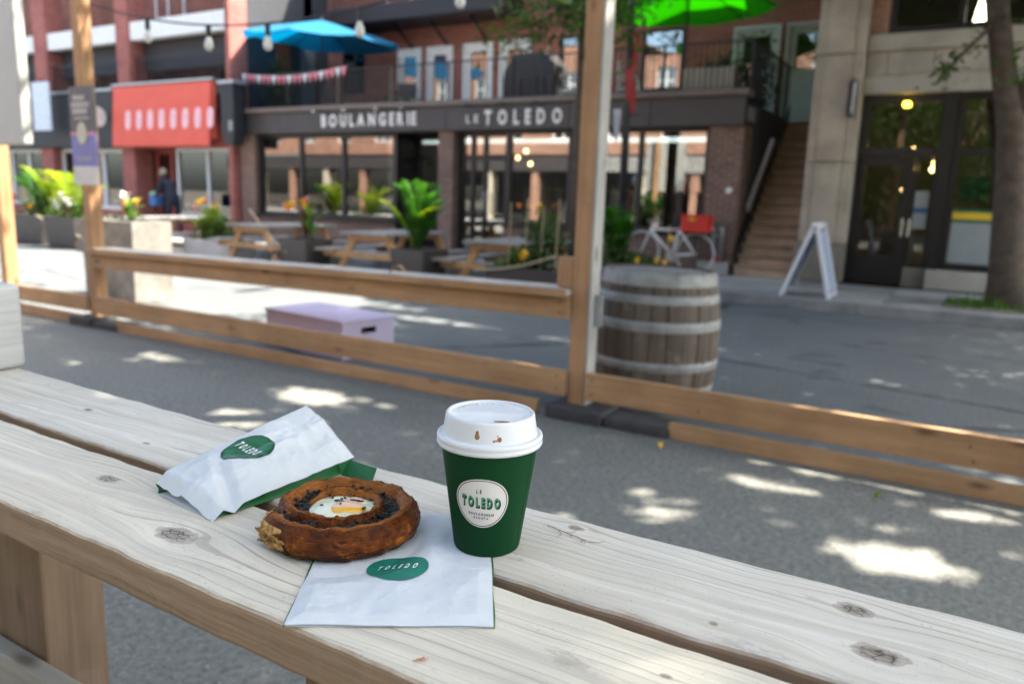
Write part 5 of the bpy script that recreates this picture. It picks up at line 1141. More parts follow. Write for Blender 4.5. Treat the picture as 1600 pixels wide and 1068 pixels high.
# leaves and debris
M['dry_leaf'] = plain('dry_leaf', (.42, .24, .12), .7, .2, 30)
def dead_leaf(x, y, z, L, rz, mat, lab, curl=.5):
    b = MB(); e = Vector((math.cos(rz), math.sin(rz), 0)); blade(b, (x, y, z), tuple(Vector((x, y, z))+e*L+Vector((0, 0, .1*L))), L*.55, curl, 6, .6); one('fallen_leaf', mat, lab, 'leaf', b, 'fallen leaves', fix=False, smooth=True)
dead_leaf(-3.42, 4.1, .765, .12, .3, M['dry_leaf'], 'curled dry leaf lying on the fence bar-top')
dead_leaf(-4.63, 4.12, .755, .12, 1.3, M['bark'], 'dark twig-like leaf lying on the fence bar-top', .9)
dead_leaf(-2.12, 1.11, .003, .045, .5, M['fl_yellow'], 'small yellow leaf on asphalt under the bar table')
dead_leaf(-1.32, 3.85, .003, .05, 2, M['fl_yellow'], 'small yellow leaf at the fence foot near the barrel')
dead_leaf(-.25, 3.75, .003, .05, 1, M['leaf_lime'], 'small yellow-green leaf by the right sill board')
# ================================================================== things on the bar table
from mathutils import noise as mnoise
def nz(x, y, z=0, s=1.): return mnoise.noise(Vector((x*s, y*s, z*s)))
M['cup_green'] = plain('cup_green', (.0008, .040, .010), .62, .08, 22, .06, bdist=.0004, spec=.16)
M['lid_white'] = plain('lid_white', (.66, .655, .66), .38, .02, 40)
M['label_white'] = plain('label_white', (.70, .64, .60), .55, .03)
M['print_black'] = plain('print_black', (.012, .012, .012), .6)
M['print_green'] = plain('print_green', (.05, .30, .14), .6)
M['coffee'] = plain('coffee', (.30, .12, .03), .25, .3, 90)
CX, CY = -.354, .565
FX, FYd = .531, -.847     # from the cup towards the viewer
cup = thing('coffee_cup', 'green paper coffee cup with white plastic lid on the bar table', 'cup', (CX, CY, TZ))
def cr(z): return .0302+(.0448-.0302)*z/.107
s = MB(); s.lathe([(0, .006), (.027, .006), (.0282, .0008), (.0296, .0004), (.0302, .0016)]+[(cr(z), z) for z in (.003, .03, .06, .09, .107)], (CX, CY, TZ+.0004), 72); s.build('body', M['cup_green'], cup, smooth=True)
s = MB(); vs_ = []
for z in (.003, .035, .07, .098):
    for da in (0, .05): a = math.atan2(FYd, FX)+1.02+da; vs_.append((CX+(cr(z)+(.00035 if da else .00005))*math.cos(a), CY+(cr(z)+(.00035 if da else .00005))*math.sin(a), TZ+z))
s.add(vs_, [(0, 1, 3, 2), (2, 3, 5, 4), (4, 5, 7, 6)]); s.build('seam', M['cup_green'], cup, fix=False)
prof = [(.0446, .0985), (.0470, .0988), (.0477, .1003), (.0477, .1018), (.0469, .1030), (.0474, .1040), (.0478, .1058), (.0474, .1075), (.0462, .1086), (.0448, .1086), (.0436, .1080), (.0428, .1085), (.0424, .1100), (.0412, .1180), (.0402, .1245), (.0397, .1262), (.0388, .1271), (.0376, .1271), (.0367, .1264), (.0362, .1252)]
s = MB(); n = 96; s.lathe(prof, (CX, CY, TZ), n)
# sunken top of the lid: flat at the back, D-shaped drinking recess at the front
vs = []; fs = []; rows = 14
for i in range(rows+1):
    r = .0362*(1-i/rows)
    for k in range(n):
        a = 2*PI*k/n; x, y = r*math.cos(a), r*math.sin(a); f = x*FX+y*FYd; g = x*.847+y*.531
        q = (f+.002-.10*g)/.004; q = max(0, min(1, q)); q = q*q*(3-2*q)
        e = max(0, min(1, (.0345-math.hypot(x, y))/.003)); z = .1252-.0006*e-.0034*q*e*(.75+.25*max(0, min(1, f/.03)))
        vs.append((CX+x, CY+y, TZ+z+.0006*(1-(r/.0362)**2)))
for i in range(rows):
    for k in range(n): a, b2 = i*n+k, i*n+(k+1) % n; fs.append((a, b2, b2+n, a+n))
s.add(vs, fs); lid = s.build('lid', M['lid_white'], cup, smooth=True)
# sip slot and coffee drips
def lidpt(f, g, z): return Vector((CX+FX*f+.847*g, CY+FYd*f+.531*g, TZ+z))
s = MB(); pts = []
for k in range(16):
    a = 2*PI*k/16; pts.append(lidpt(.0170+.0016*math.sin(a), .010+.0070*math.cos(a), .1222))
s.add(pts+[p+Vector((0, 0, .0004)) for p in pts], [tuple(range(15, -1, -1)), tuple(range(16, 32))]+[(k, (k+1) % 16, (k+1) % 16+16, k+16) for k in range(16)]); s.build('sip_slot', M['coffee'], lid)
for (ang, z, w, h) in ((-.26, .1150, .0022, .0036), (-.262, .1185, .0014, .002), (.20, .1132, .0020, .0026), (.085, .1120, .0010, .0010), (.13, .1124, .0008, .0009), (.16, .1165, .0007, .0006)):
    a = math.atan2(FYd, FX)+ang; r = .0424-(z-.11)*.16; s = MB(); s.blob((0, 0, 0), (w, .0005, h), 12, 8)
    s.xf(lambda v, a=a, r=r, z=z: Vector((CX+(r-v.y)*math.cos(a)-v.x*math.sin(a), CY+(r-v.y)*math.sin(a)+v.x*math.cos(a), TZ+z+v.z))); s.build('coffee_drip', M['coffee'], lid, smooth=True)
ab = math.atan2(-FYd, -FX)
def emb(u, d, v): a = ab+1.15-u; r = .0298+v; return (CX+r*math.cos(a), CY+r*math.sin(a), TZ+.1250+d)
letters('CAUTION CONTENTS HOT', 0, 2.3, 0, .0042, emb, M['lid_white'], lid, .0005, .01, .35, name='embossed_letter')
# pebble-shaped label wrapped on the cone
A0 = math.atan2(FYd, FX)-.155; ZC = .0545
def onc(u, off, v): z = ZC+v; a = A0+u/cr(z); r = cr(z)+off; return (CX+r*math.cos(a), CY+r*math.sin(a), TZ+.0004+z)
def pebble(th, R=.0238): return R*(1+.035*math.cos(3*(th-.62)))*(1+.02*math.cos(2*th))
def disc(fn, k0, k1, off, n=64, rings=6):
    vs = []; fs = []
    for i in range(rings+1):
        k = k0+(k1-k0)*i/rings
        for j in range(n): th = 2*PI*j/n; r = pebble(th)*k; vs.append(fn(r*math.cos(th), off, r*math.sin(th)))
    for i in range(rings):
        for j in range(n): a, b2 = i*n+j, i*n+(j+1) % n; fs.append((a, b2, b2+n, a+n))
    return vs, fs
s = MB(); s.add(*disc(onc, .001, 1, .00022)); lab = s.build('label', M['label_white'], cup, smooth=True)
s = MB(); s.add(*disc(onc, .925, .955, .00034, rings=1)); s.build('label_ring', M['print_black'], lab)
letters('LE', -.0042, .0008, .0088, .0126, lambda u, d, v: onc(u, .00034+d*.05, v), M['print_black'], lab, .0003, .05, .5)
letters('TOLEDO', -.0180, .0182, -.0052, .0052, lambda u, d, v: onc(u, .00030+d*.05, v-.0006-u*.05), M['print_black'], lab, .0003, .09, .08)
letters('TOLEDO', -.0178, .0174, -.0040, .0056, lambda u, d, v: onc(u, .00046+d*.05, v-u*.05), M['print_green'], lab, .0003, .035, .20)
letters('BOULANGERIE', -.0112, .0112, -.0124, -.0100, lambda u, d, v: onc(u, .00034+d*.05, v-u*.05), M['print_black'], lab, .0002, .06, .32)
letters('BARISTA', -.0066, .0066, -.0158, -.0138, lambda u, d, v: onc(u, .00034+d*.05, v-u*.05), M['print_black'], lab, .0002, .06, .32)

# ------------------------------------------------------------------ paper bags
def paper_mat(name, c, tr=.22):
    t = NT(name); f = t.noise(scale=34, detail=5, rough=.6); col = t.mix(t.ramp(f, [(.3, 0.), (.7, 1.)]), tuple(x*.93 for x in c), c)
    t.bump(t.math('ADD', t.math('MULTIPLY', t.voro(t.map(vec=None, scale=(1, 1, 1)), 38).outputs['Distance'], .9), t.math('ADD', t.noise(scale=42, detail=6, dist=1.2), t.math('MULTIPLY', t.noise(scale=900, detail=2), .10))), .5, .0028); t.out(col, .5, Specular_IOR_Level=.35)
    tl = t.n.new('ShaderNodeBsdfTranslucent'); t.l.new(col, tl.inputs[0]); mx = t.n.new('ShaderNodeMixShader'); mx.inputs[0].default_value = tr
    t.l.new(t.p.outputs[0], mx.inputs[1]); t.l.new(tl.outputs[0], mx.inputs[2]); t.l.new(mx.outputs[0], t.n['Material Output'].inputs[0]); return t.m
M['paper'] = paper_mat('paper', (.76, .77, .78)); M['paper_green'] = plain('paper_green', (.004, .10, .022), .5, .15, 60)
M['logo_teal'] = plain('logo_teal', (.008, .165, .11), .5, .16, 70); M['sticker_green'] = plain('sticker_green', (.006, .10, .03), .3, .15, 50); M['sticker_rim'] = plain('sticker_rim', (.003, .045, .02), .3)
M['print_white'] = plain('print_white', (.8, .82, .8), .5)
# flat bag lying under pastry and cup
BL = Vector((-.400, .3615)); U = Vector((.837, .548)); V = Vector((-.548, .837)); BW, BLn = .154, .207
def ridge(x, y, sd):
    """crumple: sharp creases from folded noise"""
    h = 0
    for k, (f, a) in enumerate(((14, 1.), (31, .5), (67, .25))): h += a*(1-abs(nz(x+sd, y-sd, k*3.1, f))*2)
    return h
def fb(u, v, off=0):
    e = min(u, BW-u, v, BLn-v); e = max(0, min(1, e/.012)); q = u/BW*2-1
    z = .0016+.0020*e+.0015*(1-.85*math.exp(-((((u-.0739)**2+(v-.0873)**2)/.027**2)**2)))*ridge(u, v, 2.)*(.35+.65*e)+.0006*(1-q*q)
    # pressed down under cup and pastry
    wx = BL.x+U.x*u+V.x*v; wy = BL.y+U.y*u+V.y*v
    for (px, py, pr) in ((CX, CY, .036), (-.478, .497, .08)):
        d = math.hypot(wx-px, wy-py); k = max(0, min(1, (d-pr)/.02)); z = .0003*(1-k)+z*k
    return Vector((wx, wy, TZ+z+off))
fbag = thing('flat_paper_bag', 'flat white paper bag with a teal oval TOLEDO logo under the pastry', 'paper bag', (BL.x+.03, BL.y+.1, TZ))
nu, nv = 90, 120; vs = []; fs = []
for j in range(nv+1):
    for i in range(nu+1):
        u, v = BW*i/nu, BLn*j/nv
        if j == nv and i % 2: v -= .0014
        if j == 0: v += .0007*math.sin(u*60)
        vs.append(fb(u, v))
for j in range(nv):
    for i in range(nu): a = j*(nu+1)+i; fs.append((a, a+1, a+nu+2, a+nu+1))
s = MB(); s.add(vs, fs); s.build('front_panel', M['paper'], fbag, smooth=True, fix=False)
s = MB(); s.add([(BL.x+U.x*u+V.x*v, BL.y+U.y*u+V.y*v, TZ+.0005) for u, v in ((.001, .001), (BW-.001, .001), (BW-.001, BLn-.003), (.001, BLn-.003))], [(0, 1, 2, 3)]); s.build('back_panel', M['paper'], fbag, fix=False)
for u0 in (0, BW):
    b = MB(); vs = []; fs = []; nn = 80; sg = -1 if u0 == 0 else 1
    for j in range(nn+1):
        v = BLn*j/nn; p = fb(u0, v); w = .0009+.0005*math.sin(v*80)
        vs += [p-Vector((0, 0, .0002)), Vector((p.x+U.x*w*sg, p.y+U.y*w*sg, TZ+.0010)), Vector((p.x, p.y, TZ+.0007))]
    for j in range(nn):
        a = j*3; fs += [(a, a+1, a+4, a+3), (a+1, a+2, a+5, a+4)]
    b.add(vs, fs); b.build('gusset', M['paper_green'], fbag, fix=False)
# logo
lc = Vector((-.386, .475))-BL; lu, lv = lc.dot(U), lc.dot(V)
def onf(u, off, v): return fb(lu+u, lv+v, .0006+off)
s = MB(); s.add(*disc(lambda u, o, v: onf(u*1.08, o, v*1.05), .001, 1, .00005, rings=20)); lg = s.build('logo', M['logo_teal'], fbag, smooth=True, fix=False)
letters('TOLEDO', -.0165, .0175, -.0042, .0048, lambda u, d, v: onf(u+v*.25, .0011+d*.05, v), M['print_white'], lg, .0003, .035, .55)

# crumpled bag with sticker
A_ = Vector((-.700, .465, TZ+.018)); B_ = Vector((-.595, .452, TZ+.006)); C_ = Vector((-.574, .626, TZ+.018)); D_ = Vector((-.648, .626, TZ+.066))
def cb_(s_, t_, off=0):
    p = A_.lerp(B_, t_).lerp(D_.lerp(C_, t_), s_)
    bul = math.sin(PI*min(1, s_*1.15+.05))**.7*math.sin(PI*t_)**.8
    flat_ = 1-.9*math.exp(-((((s_-.46)*.18)**2+((t_-.38)*.112)**2)/.024**2)**2)   # the sticker stiffens the paper
    h = .010*bul+.0046*flat_*ridge(s_*.19, t_*.13, 7.)*(.4+.6*math.sin(PI*t_))
    # fold facet at the sewn end, and a long diagonal crease
    fd = s_*.19-.045+.30*(t_-.5)*.13; h -= .007*max(0, 1-abs(fd)/.012)*(t_ > .25)*min(1, (t_-.25)*4)
    cz = t_-.42-.16*math.sin(s_*3+.5); h += .0045*max(0, 1-abs(cz)/.16)*s_
    if s_ < .07: h -= .010*(1-s_/.07)
    return p+Vector((.0015*nz(s_*6, t_*5, 3), .0015*nz(s_*5, t_*6, 9), h+off))
cbag = thing('crumpled_paper_bag', 'crumpled white paper bag with a green TOLEDO sticker behind the pastry', 'paper bag', (-.65, .55, TZ))
nu, nv = 110, 80; vs = []; fs = []
for i in range(nu+1):
    for j in range(nv+1):
        p = cb_(i/nu, j/nv)
        if i == nu and j % 2: p = p+(D_-A_).normalized()*.0022
        vs.append(p)
for i in range(nu):
    for j in range(nv): a = i*(nv+1)+j; fs.append((a, a+1, a+nv+2, a+nv+1))
s = MB(); s.add(vs, fs); s.build('front_panel', M['paper'], cbag, smooth=True, fix=False)
# back panel and the two gussets close the bag down to the table
def low(s_, t_): p = cb_(s_, t_); q = A_.lerp(B_, t_).lerp(D_.lerp(C_, t_), s_); lift = max(0., (q.z-TZ-.012))*.55*s_; return Vector((p.x, p.y, TZ+.0012+lift))
vs = []; fs = []
for i in range(31):
    for j in range(21): vs.append(low(i/30, .03+.94*j/20))
for i in range(30):
    for j in range(20): a = i*21+j; fs.append((a, a+21, a+22, a+1))
s = MB(); s.add(vs, fs); s.build('back_panel', M['paper'], cbag, smooth=True, fix=False)
for t0, tm, m in ((1., .90, 'paper_green'), (0., .10, 'paper_green')):
    vs = []; fs = []
    for i in range(61):
        q = i/60; a = cb_(q, t0)-Vector((0, 0, .0003)); b2 = low(q, .97 if t0 else .03); mid = (cb_(q, tm)+low(q, tm))/2; mid = (a+b2)/2*.55+Vector((mid.x, mid.y, (a.z+b2.z)/2))*.45
        vs += [a, mid, b2]
    for i in range(60): a = i*3; fs += [(a, a+1, a+4, a+3), (a+1, a+2, a+5, a+4)]
    s = MB(); s.add(vs, fs); s.build('gusset', M[m], cbag, fix=False, smooth=True)
s = MB(); g0, g1 = cb_(.97, 1.), Vector((-.541, .617, TZ+.0012)); s.add([cb_(.88, .99)-Vector((0, 0, .002)), g0-Vector((0, 0, .001)), Vector((-.538, .625, TZ+.016)), Vector((-.535, .613, TZ+.003)), low(.9, 1.)], [(0, 1, 2, 3, 4)]); s.build('gusset_flap', M['paper_green'], cbag, fix=False)
S0, T0 = .46, .38
def onb(u, off, v): return cb_(S0+v/.182, T0+u/.112, .0007+off)
s = MB(); s.add(*disc(lambda u, o, v: onb(u*1.16, o, v*1.22), .001, 1, .0, rings=14)); sk = s.build('sticker', M['sticker_green'], cbag, smooth=True, fix=False)
s = MB(); s.add(*disc(lambda u, o, v: onb(u*1.16, o, v*1.22), .94, 1.0, .0002, rings=1)); s.build('sticker_ring', M['sticker_rim'], sk, fix=False)
letters('TOLEDO', -.0205, .0205, -.0052, .0062, lambda u, d, v: onb(u, .0010+d*.05, v), M['print_white'], sk, .0003, .045, .3)
letters('LE', -.0028, .0022, .0095, .0125, lambda u, d, v: onb(u, .0003+d*.05, v), M['sticker_rim'], sk, .0003, .03, .5)
letters('BOULANGERIE', -.0110, .0110, -.0102, -.0084, lambda u, d, v: onb(u, .0003+d*.05, v), M['sticker_rim'], sk, .0002, .03, .35)
letters('BARISTA', -.0062, .0062, -.0136, -.0118, lambda u, d, v: onb(u, .0003+d*.05, v), M['sticker_rim'], sk, .0002, .03, .35)

# ------------------------------------------------------------------ spiral pastry with egg
PX, PY = -.478, .504
pas = thing('spiral_pastry', 'glazed brown spiral pastry with an egg and dark filling in its centre', 'pastry', (PX, PY, TZ))
def crust_mat():
    t = NT('crust'); at = t.n.new('ShaderNodeAttribute'); at.attribute_name = 'pv'; au = t.n.new('ShaderNodeAttribute'); au.attribute_name = 'pu'
    cb = t.n.new('ShaderNodeCombineXYZ'); t.l.new(t.math('MULTIPLY', au.outputs['Fac'], 9.), cb.inputs[0]); t.l.new(t.math('MULTIPLY', at.outputs['Fac'], 130.), cb.inputs[1])
    lam = t.noise(cb.outputs[0], 1, 4, .6, .3)
    f = t.noise(scale=45, detail=5, rough=.65); g = t.noise(scale=170, detail=4, rough=.7)
    col = t.mix(t.ramp(f, [(.36, 0.), (.58, .5), (.74, 1.)]), (.030, .0045, .0010), (.27, .066, .006))
    col = t.mix(t.ramp(f, [(.60, 0.), (.74, .75)]), col, (.58, .21, .025))
    ap = t.n.new('ShaderNodeAttribute'); ap.attribute_name = 'tone'; tn = ap.outputs['Fac']
    col = t.mix(t.math('MULTIPLY', t.ramp(tn, [(.5, 0.), (1., 1.)]), .75), col, (.46, .155, .030))
    col = t.mix(t.ramp(tn, [(.0, .9), (.35, 0.)]), col, (.022, .008, .004))
    col = t.mix(t.math('MULTIPLY', t.ramp(lam, [(.36, .75), (.52, 0.)]), t.ramp(tn, [(.35, .25), (.8, 1.)])), col, (.055, .014, .005))
    col = t.mix(t.math('MULTIPLY', t.ramp(lam, [(.56, 0.), (.70, .6)]), t.ramp(tn, [(.35, .1), (.8, 1.)])), col, (.60, .25, .065))
    col = t.mix(t.ramp(g, [(.60, 0.), (.72, .55)]), col, (.05, .013, .005))
    t.bump(t.math('ADD', t.math('MULTIPLY', lam, .9), t.math('ADD', t.math('MULTIPLY', g, .5), f)), .75, .0018)
    return t.out(col, t.ramp(f, [(.3, .28), (.7, .5)]), Coat_Weight=.0, Coat_Roughness=.15, Specular_IOR_Level=.16)
M['crust'] = crust_mat()
def crumb_mat():
    t = NT('crumb'); f = t.noise(scale=130, detail=5, rough=.7); v = t.voro(t.map(scale=(1, 1, .6)), 210)
    col = t.mix(t.ramp(f, [(.35, 0.), (.62, 1.)]), (.22, .075, .015), (.60, .36, .11)); col = t.mix(t.ramp(v.outputs['Distance'], [(.0, .8), (.3, 0.)]), col, (.12, .035, .008))
    t.bump(t.math('ADD', f, v.outputs['Distance']), .8, .003); return t.out(col, .7)
M['crumb'] = crumb_mat()
TH0 = math.radians(-122)
def spiral_r(p):
    if p < 4.7: return .0612-.0002*p
    if p < 7.0: q = (p-4.7)/2.3; q = q*q*(3-2*q); return .0603-(.0603-.0362)*q
    return .0362-.0006*(p-7.0)
def sec(p):
    q = max(0, min(1, (p-4.9)/2.0)); w = .0196*(1-q)+.0092*q; h = .0300*(1-q)+.0300*q
    if p < .5: w *= 1.0+.25*(.5-p); h *= 1.0
    return w, h
PEND = 11.8; N = 680; MP = 96; vs = []; pv = []; pu = []; tone = []
base_prof = []
for k in range(MP):
    a = 2*PI*k/MP; base_prof.append(a)
for i in range(N+1):
    p = PEND*i/N; r = spiral_r(p); w, h = sec(p); th = TH0+p; th = TH0+p
    if p > PEND-.8: tt = (PEND-p)/.8; w *= max(.15, tt**.5); h = .020+(h-.020)*tt**.5
    # the first turn is a touch wider to the left and right than front to back
    ex = 1.0+.035*math.cos(2*(th-math.radians(31)))
    for k in range(MP):
        a = base_prof[k]; ca, sa = math.cos(a), math.sin(a)
        # rounded tall section, steep outside, sloping inwards on top
        eo = .95 if ca > 0 else .75; ro = w/2*(abs(ca)**eo)*(1 if ca > 0 else -1); zo = h/2+h/2*(abs(sa)**.9)*(1 if sa > 0 else -1)
        if ca < 0 and sa > 0: zo -= .30*h*(-ca)**1.4*sa**.5 if p < 6 else .22*h*(-ca)**1.4*sa**.5
        if ca > 0 and sa > -.2: zo -= .10*h*ca
        # flaky lamination: saw-tooth sheets that wander along the coil and peel in places
        lay = k/MP*(46 if ca < .4 else 13)+1.3*nz(p*2.2, k*.05, 1)+.5*nz(p*8, k*.1, 6); saw = lay-math.floor(lay)
        peel = max(0, nz(p*4.2, k*.09, 11))*1.6
        dr = (.0007 if (sa > -.1 and ca < .6) else .0003+.0015*peel)*(saw-.5)+.0022*nz(math.cos(th)*3, math.sin(th)*3, k*.04, 1.6)+.0008*nz(p*11, k*.3, 4)
        if ca > .2 and sa > -.6: dr += .0022*nz(p*2.6, 0, 8)+.0012*abs(nz(p*9, k*.14, 2))
        rr = (r+ro+dr*ca)*ex; z = max(0, zo+dr*sa*1.2)
        vs.append((PX+rr*math.cos(th), PY+rr*math.sin(th), TZ+.0022+z)); pv.append(k/MP); pu.append(p/PEND*3)
        tn = .5
        if sa > -.05 and ca < .55: tn = .62+.38*max(0, min(1, (-ca+.55)))           # paler laminated inside slope
        if zo < .006: tn = .06
        elif ca > .3: tn = .42-.32*max(0, (.011-zo)/.011)
        tone.append(max(0, min(1, tn+((.12+.25*peel)*(saw-.45) if ca > .1 else .12*(saw-.5))+.22*nz(p*5, k*.12, 21))))
fs = []
for i in range(N):
    for k in range(MP): a, b2 = i*MP+k, i*MP+(k+1) % MP; fs.append((a, b2, b2+MP, a+MP))
fs.append(tuple(N*MP+k for k in range(MP)))
for i in range(N+1):
    p = PEND*i/N
    if p > .75: break
    for k in range(MP):
        a = base_prof[k]; ca, sa = math.cos(a), math.sin(a); v = Vector(vs[i*MP+k]); th = TH0+p
        if ca > -.1 and p < .62+.12*nz(k*.4, p*5, 3): 
            e = min(1, p/.1)*max(0, 1-abs(sa+.05)/.85); o_ = -.005*e*(1-abs(p-.28)/.4)+.0045*e*nz(v.x, v.y, v.z, 190)+.003*e*nz(v.x, v.y, v.z, 420)
            vs[i*MP+k] = (v.x+math.cos(th)*o_, v.y+math.sin(th)*o_, v.z+.4*o_)
s = MB(); crumb_faces = []
for fi, f in enumerate(fs[:-1]):
    i, k = fi//MP, fi % MP; p = PEND*i/N; a = base_prof[k]; ca, sa = math.cos(a), math.sin(a)
    s_ = .50+.22*nz(k*.2, 1.5, p*6)-abs(sa+.05)*.18
    crumb_faces.append(ca > .0 and sa > -.93 and sa < .72 and p < s_)
crumb_faces.append(False)
s.add(vs, fs); s.m = [1 if c else 0 for c in crumb_faces]
dough = s.build('dough_coil', [M['crust'], M['crumb']], pas, smooth=True)
for nm, arr in (('pv', pv), ('pu', pu), ('tone', tone)):
    at = dough.data.attributes.new(nm, 'FLOAT', 'POINT'); at.data.foreach_set('value', arr)
# torn open end showing the crumb
ring = [Vector(v) for v in vs[:MP]]; cen = sum(ring, Vector())/MP; vs2 = []; fs2 = []; RN = 12
tdir = Vector((math.sin(TH0), -math.cos(TH0), 0))           # outwards from the cut
for i in range(RN+1):
    q = i/RN
    for k in range(MP):
        p = ring[k].lerp(cen, q); dep = .008*math.sin(q*PI*.5)*(1 if True else 0); n_ = nz(p.x, p.y, p.z, 160)*.003+nz(p.x, p.y, p.z, 70)*.005
        vs2.append(p+tdir*(.0045*math.sin(PI*min(1, q*2.2))*(.5+.5*abs(math.sin(k*.4)))-dep*q+n_*min(1, q*6)))
for i in range(RN):
    for k in range(MP): a, b2 = i*MP+k, i*MP+(k+1) % MP; fs2.append((a, b2, b2+MP, a+MP))
s = MB(); s.add(vs2, fs2); s.build('torn_crumb', M['crumb'], pas, smooth=True, fix=False)
rgp = random.Random(5); b = MB()
for k in range(26):                                            # flakes hanging off the torn end and crust
    p = ring[rgp.randrange(MP)]; d = Vector((rgp.uniform(-1, 1), rgp.uniform(-1, 1), rgp.uniform(-.4, .8))).normalized(); q = p+tdir*.001; e = d.cross(Vector((0, 0, 1))).normalized()
    L_ = rgp.uniform(.003, .008); b.add([q-e*L_*.4, q+e*L_*.4, q+d*L_*.6+e*L_*.3+tdir*.003, q+d*L_*.7-e*L_*.3+tdir*.002], [(0, 1, 2, 3)])
tag(b.build('flakes', M['crumb'], pas, fix=False), kind='stuff')
# dark filling
def fill_mat():
    t = NT('filling'); f = t.noise(scale=220, detail=5, rough=.75); col = t.mix(t.ramp(f, [(.35, 0.), (.7, 1.)]), (.006, .005, .004), (.035, .028, .018)); t.bump(f, .9, .003); return t.out(col, .45)
M['filling'] = fill_mat(); M['herb'] = plain('herb', (.012, .03, .014), .5, .3, 90)
vs = []; fs = []; rows, n = 22, 72
for i in range(rows+1):
    r = .057*(i/rows)
    for k in range(n):
        a = 2*PI*k/n; x, y = r*math.cos(a), r*math.sin(a); z = .0228+.0035*nz(x, y, 2, 90)+.003*nz(x, y, 5, 210); vs.append((PX+x, PY+y, TZ+z))
for i in range(rows):
    for k in range(n): a, b2 = i*n+k, i*n+(k+1) % n; fs.append((a, b2, b2+n, a+n))
s = MB(); s.add(vs, fs); s.build('filling', M['filling'], pas, smooth=True, fix=False)
b = MB()
for k in range(260):
    a = rgp.uniform(0, 2*PI); r = rgp.uniform(.030, .053); rr = rgp.uniform(.0010, .0030); b.blob((PX+r*math.cos(a), PY+r*math.sin(a), TZ+.0240+rgp.uniform(0, .004)), (rr, rr*rgp.uniform(.5, 1), rr*rgp.uniform(.4, .8)), 6, 4, .25, rgp)
tag(b.build('filling_bits', M['filling'], pas), kind='stuff')
# egg
def egg_mat():
    t = NT('egg_white'); f = t.noise(scale=70, detail=3); col = t.mix(t.ramp(f, [(.35, 0.), (.65, 1.)]), (.62, .62, .38), (.80, .76, .62)); t.bump(t.noise(scale=160, detail=3), .35, .0015)
    return t.out(col, .28, Subsurface_Weight=.15, Subsurface_Radius=(.004, .003, .002), Coat_Weight=.3)
M['egg_white'] = egg_mat(); M['yolk'] = plain('yolk', (.80, .40, .035), .25, .12, 80); M['yolk_pale'] = plain('yolk_pale', (.80, .50, .36), .3, .1, 80)
EX, EY = PX+.001, PY+.002; ur = (.857, .514); uf = (-.5, .85)
vs = []; fs = []; rows, n = 16, 64
for i in range(rows+1):
    for k in range(n):
        a = 2*PI*k/n; R = .0320*(1+.05*math.cos(2*a)+.05*math.sin(3*a+1)+.07*nz(math.cos(a)*2, math.sin(a)*2, 3)); r = R*i/rows; x, y = r*math.cos(a), r*math.sin(a); q = i/rows
        z = .0238+.0058*(1-q**3)+.0016*nz(x, y, 1, 130)+.0018*math.exp(-((x+.014)**2+(y+.006)**2)/.00005); vs.append((EX+x*ur[0]+y*uf[0], EY+x*ur[1]+y*uf[1], TZ+z-(.004 if q > .98 else 0)))
for i in range(rows):
    for k in range(n): a, b2 = i*n+k, i*n+(k+1) % n; fs.append((a, b2, b2+n, a+n))
s = MB(); s.add(vs, fs); s.build('egg_white', M['egg_white'], pas, smooth=True, fix=False)
def loc(x, y, z): return (EX+x*ur[0]+y*uf[0], EY+x*ur[1]+y*uf[1], TZ+z)
def lobe(name, cx, cy, rx, ry, z0, h, mat):
    vs = []; fs = []; rows, n = 10, 40
    for i in range(rows+1):
        for k in range(n):
            a = 2*PI*k/n; q = i/rows; w = 1+.06*math.sin(3*a+cx*300); x, y = cx+rx*q*w*math.cos(a), cy+ry*q*w*math.sin(a); vs.append(loc(x, y, z0+h*math.sqrt(max(0, 1-q*q))))
    for i in range(rows):
        for k in range(n): a, b2 = i*n+k, i*n+(k+1) % n; fs.append((a, b2, b2+n, a+n))
    s = MB(); s.add(vs, fs); return s.build(name, mat, pas, smooth=True, fix=False)
lobe('yolk', .005, -.0080, .0175, .0115, .0272, .0046, M['yolk']); lobe('yolk_film', .0055, -.0062, .0158, .0094, .0288, .0037, M['yolk_pale']); lobe('yolk_film', .0085, .0085, .011, .0095, .0270, .0042, M['yolk_pale'])
b = MB()
for (x, y, l, w, a) in [(-.002, .002, .005, .0022, .3), (-.006, .004, .004, .002, 1.2), (.001, .004, .004, .002, 2.0), (.012, -.001, .010, .0016, -.25), (.017, -.003, .006, .0014, .1), (-.006, -.003, .003, .002, .8), (.022, -.012, .004, .003, 1.1), (-.003, .008, .003, .002, .5), (-.018, -.008, .003, .0014, .2), (.018, .012, .003, .0018, 1.9), (.004, .014, .003, .0016, .9), (-.012, .010, .0026, .0014, .2), (.0, -.010, .002, .0012, .7)]:
    c, sn = math.cos(a), math.sin(a); vs_ = []
    for (px, py) in ((-l/2, -w/2), (l/2, -w/3), (l/2*.8, w/2), (-l/2*.9, w/3)):
        q = (x+px*c-py*sn, y+px*sn+py*c); vs_.append(q)
    top = .0340 if math.hypot((x-.005)/.016, (y+.0075)/.010) < 1 or math.hypot((x-.0085)/.011, (y-.0085)/.0095) < .9 else .0312
    b.add([loc(*q, top) for q in vs_]+[loc(*q, top-.0012) for q in vs_], [(0, 1, 2, 3), (7, 6, 5, 4), (0, 4, 5, 1), (1, 5, 6, 2), (2, 6, 7, 3), (3, 7, 4, 0)])
tag(b.build('herbs', M['herb'], pas), kind='stuff')
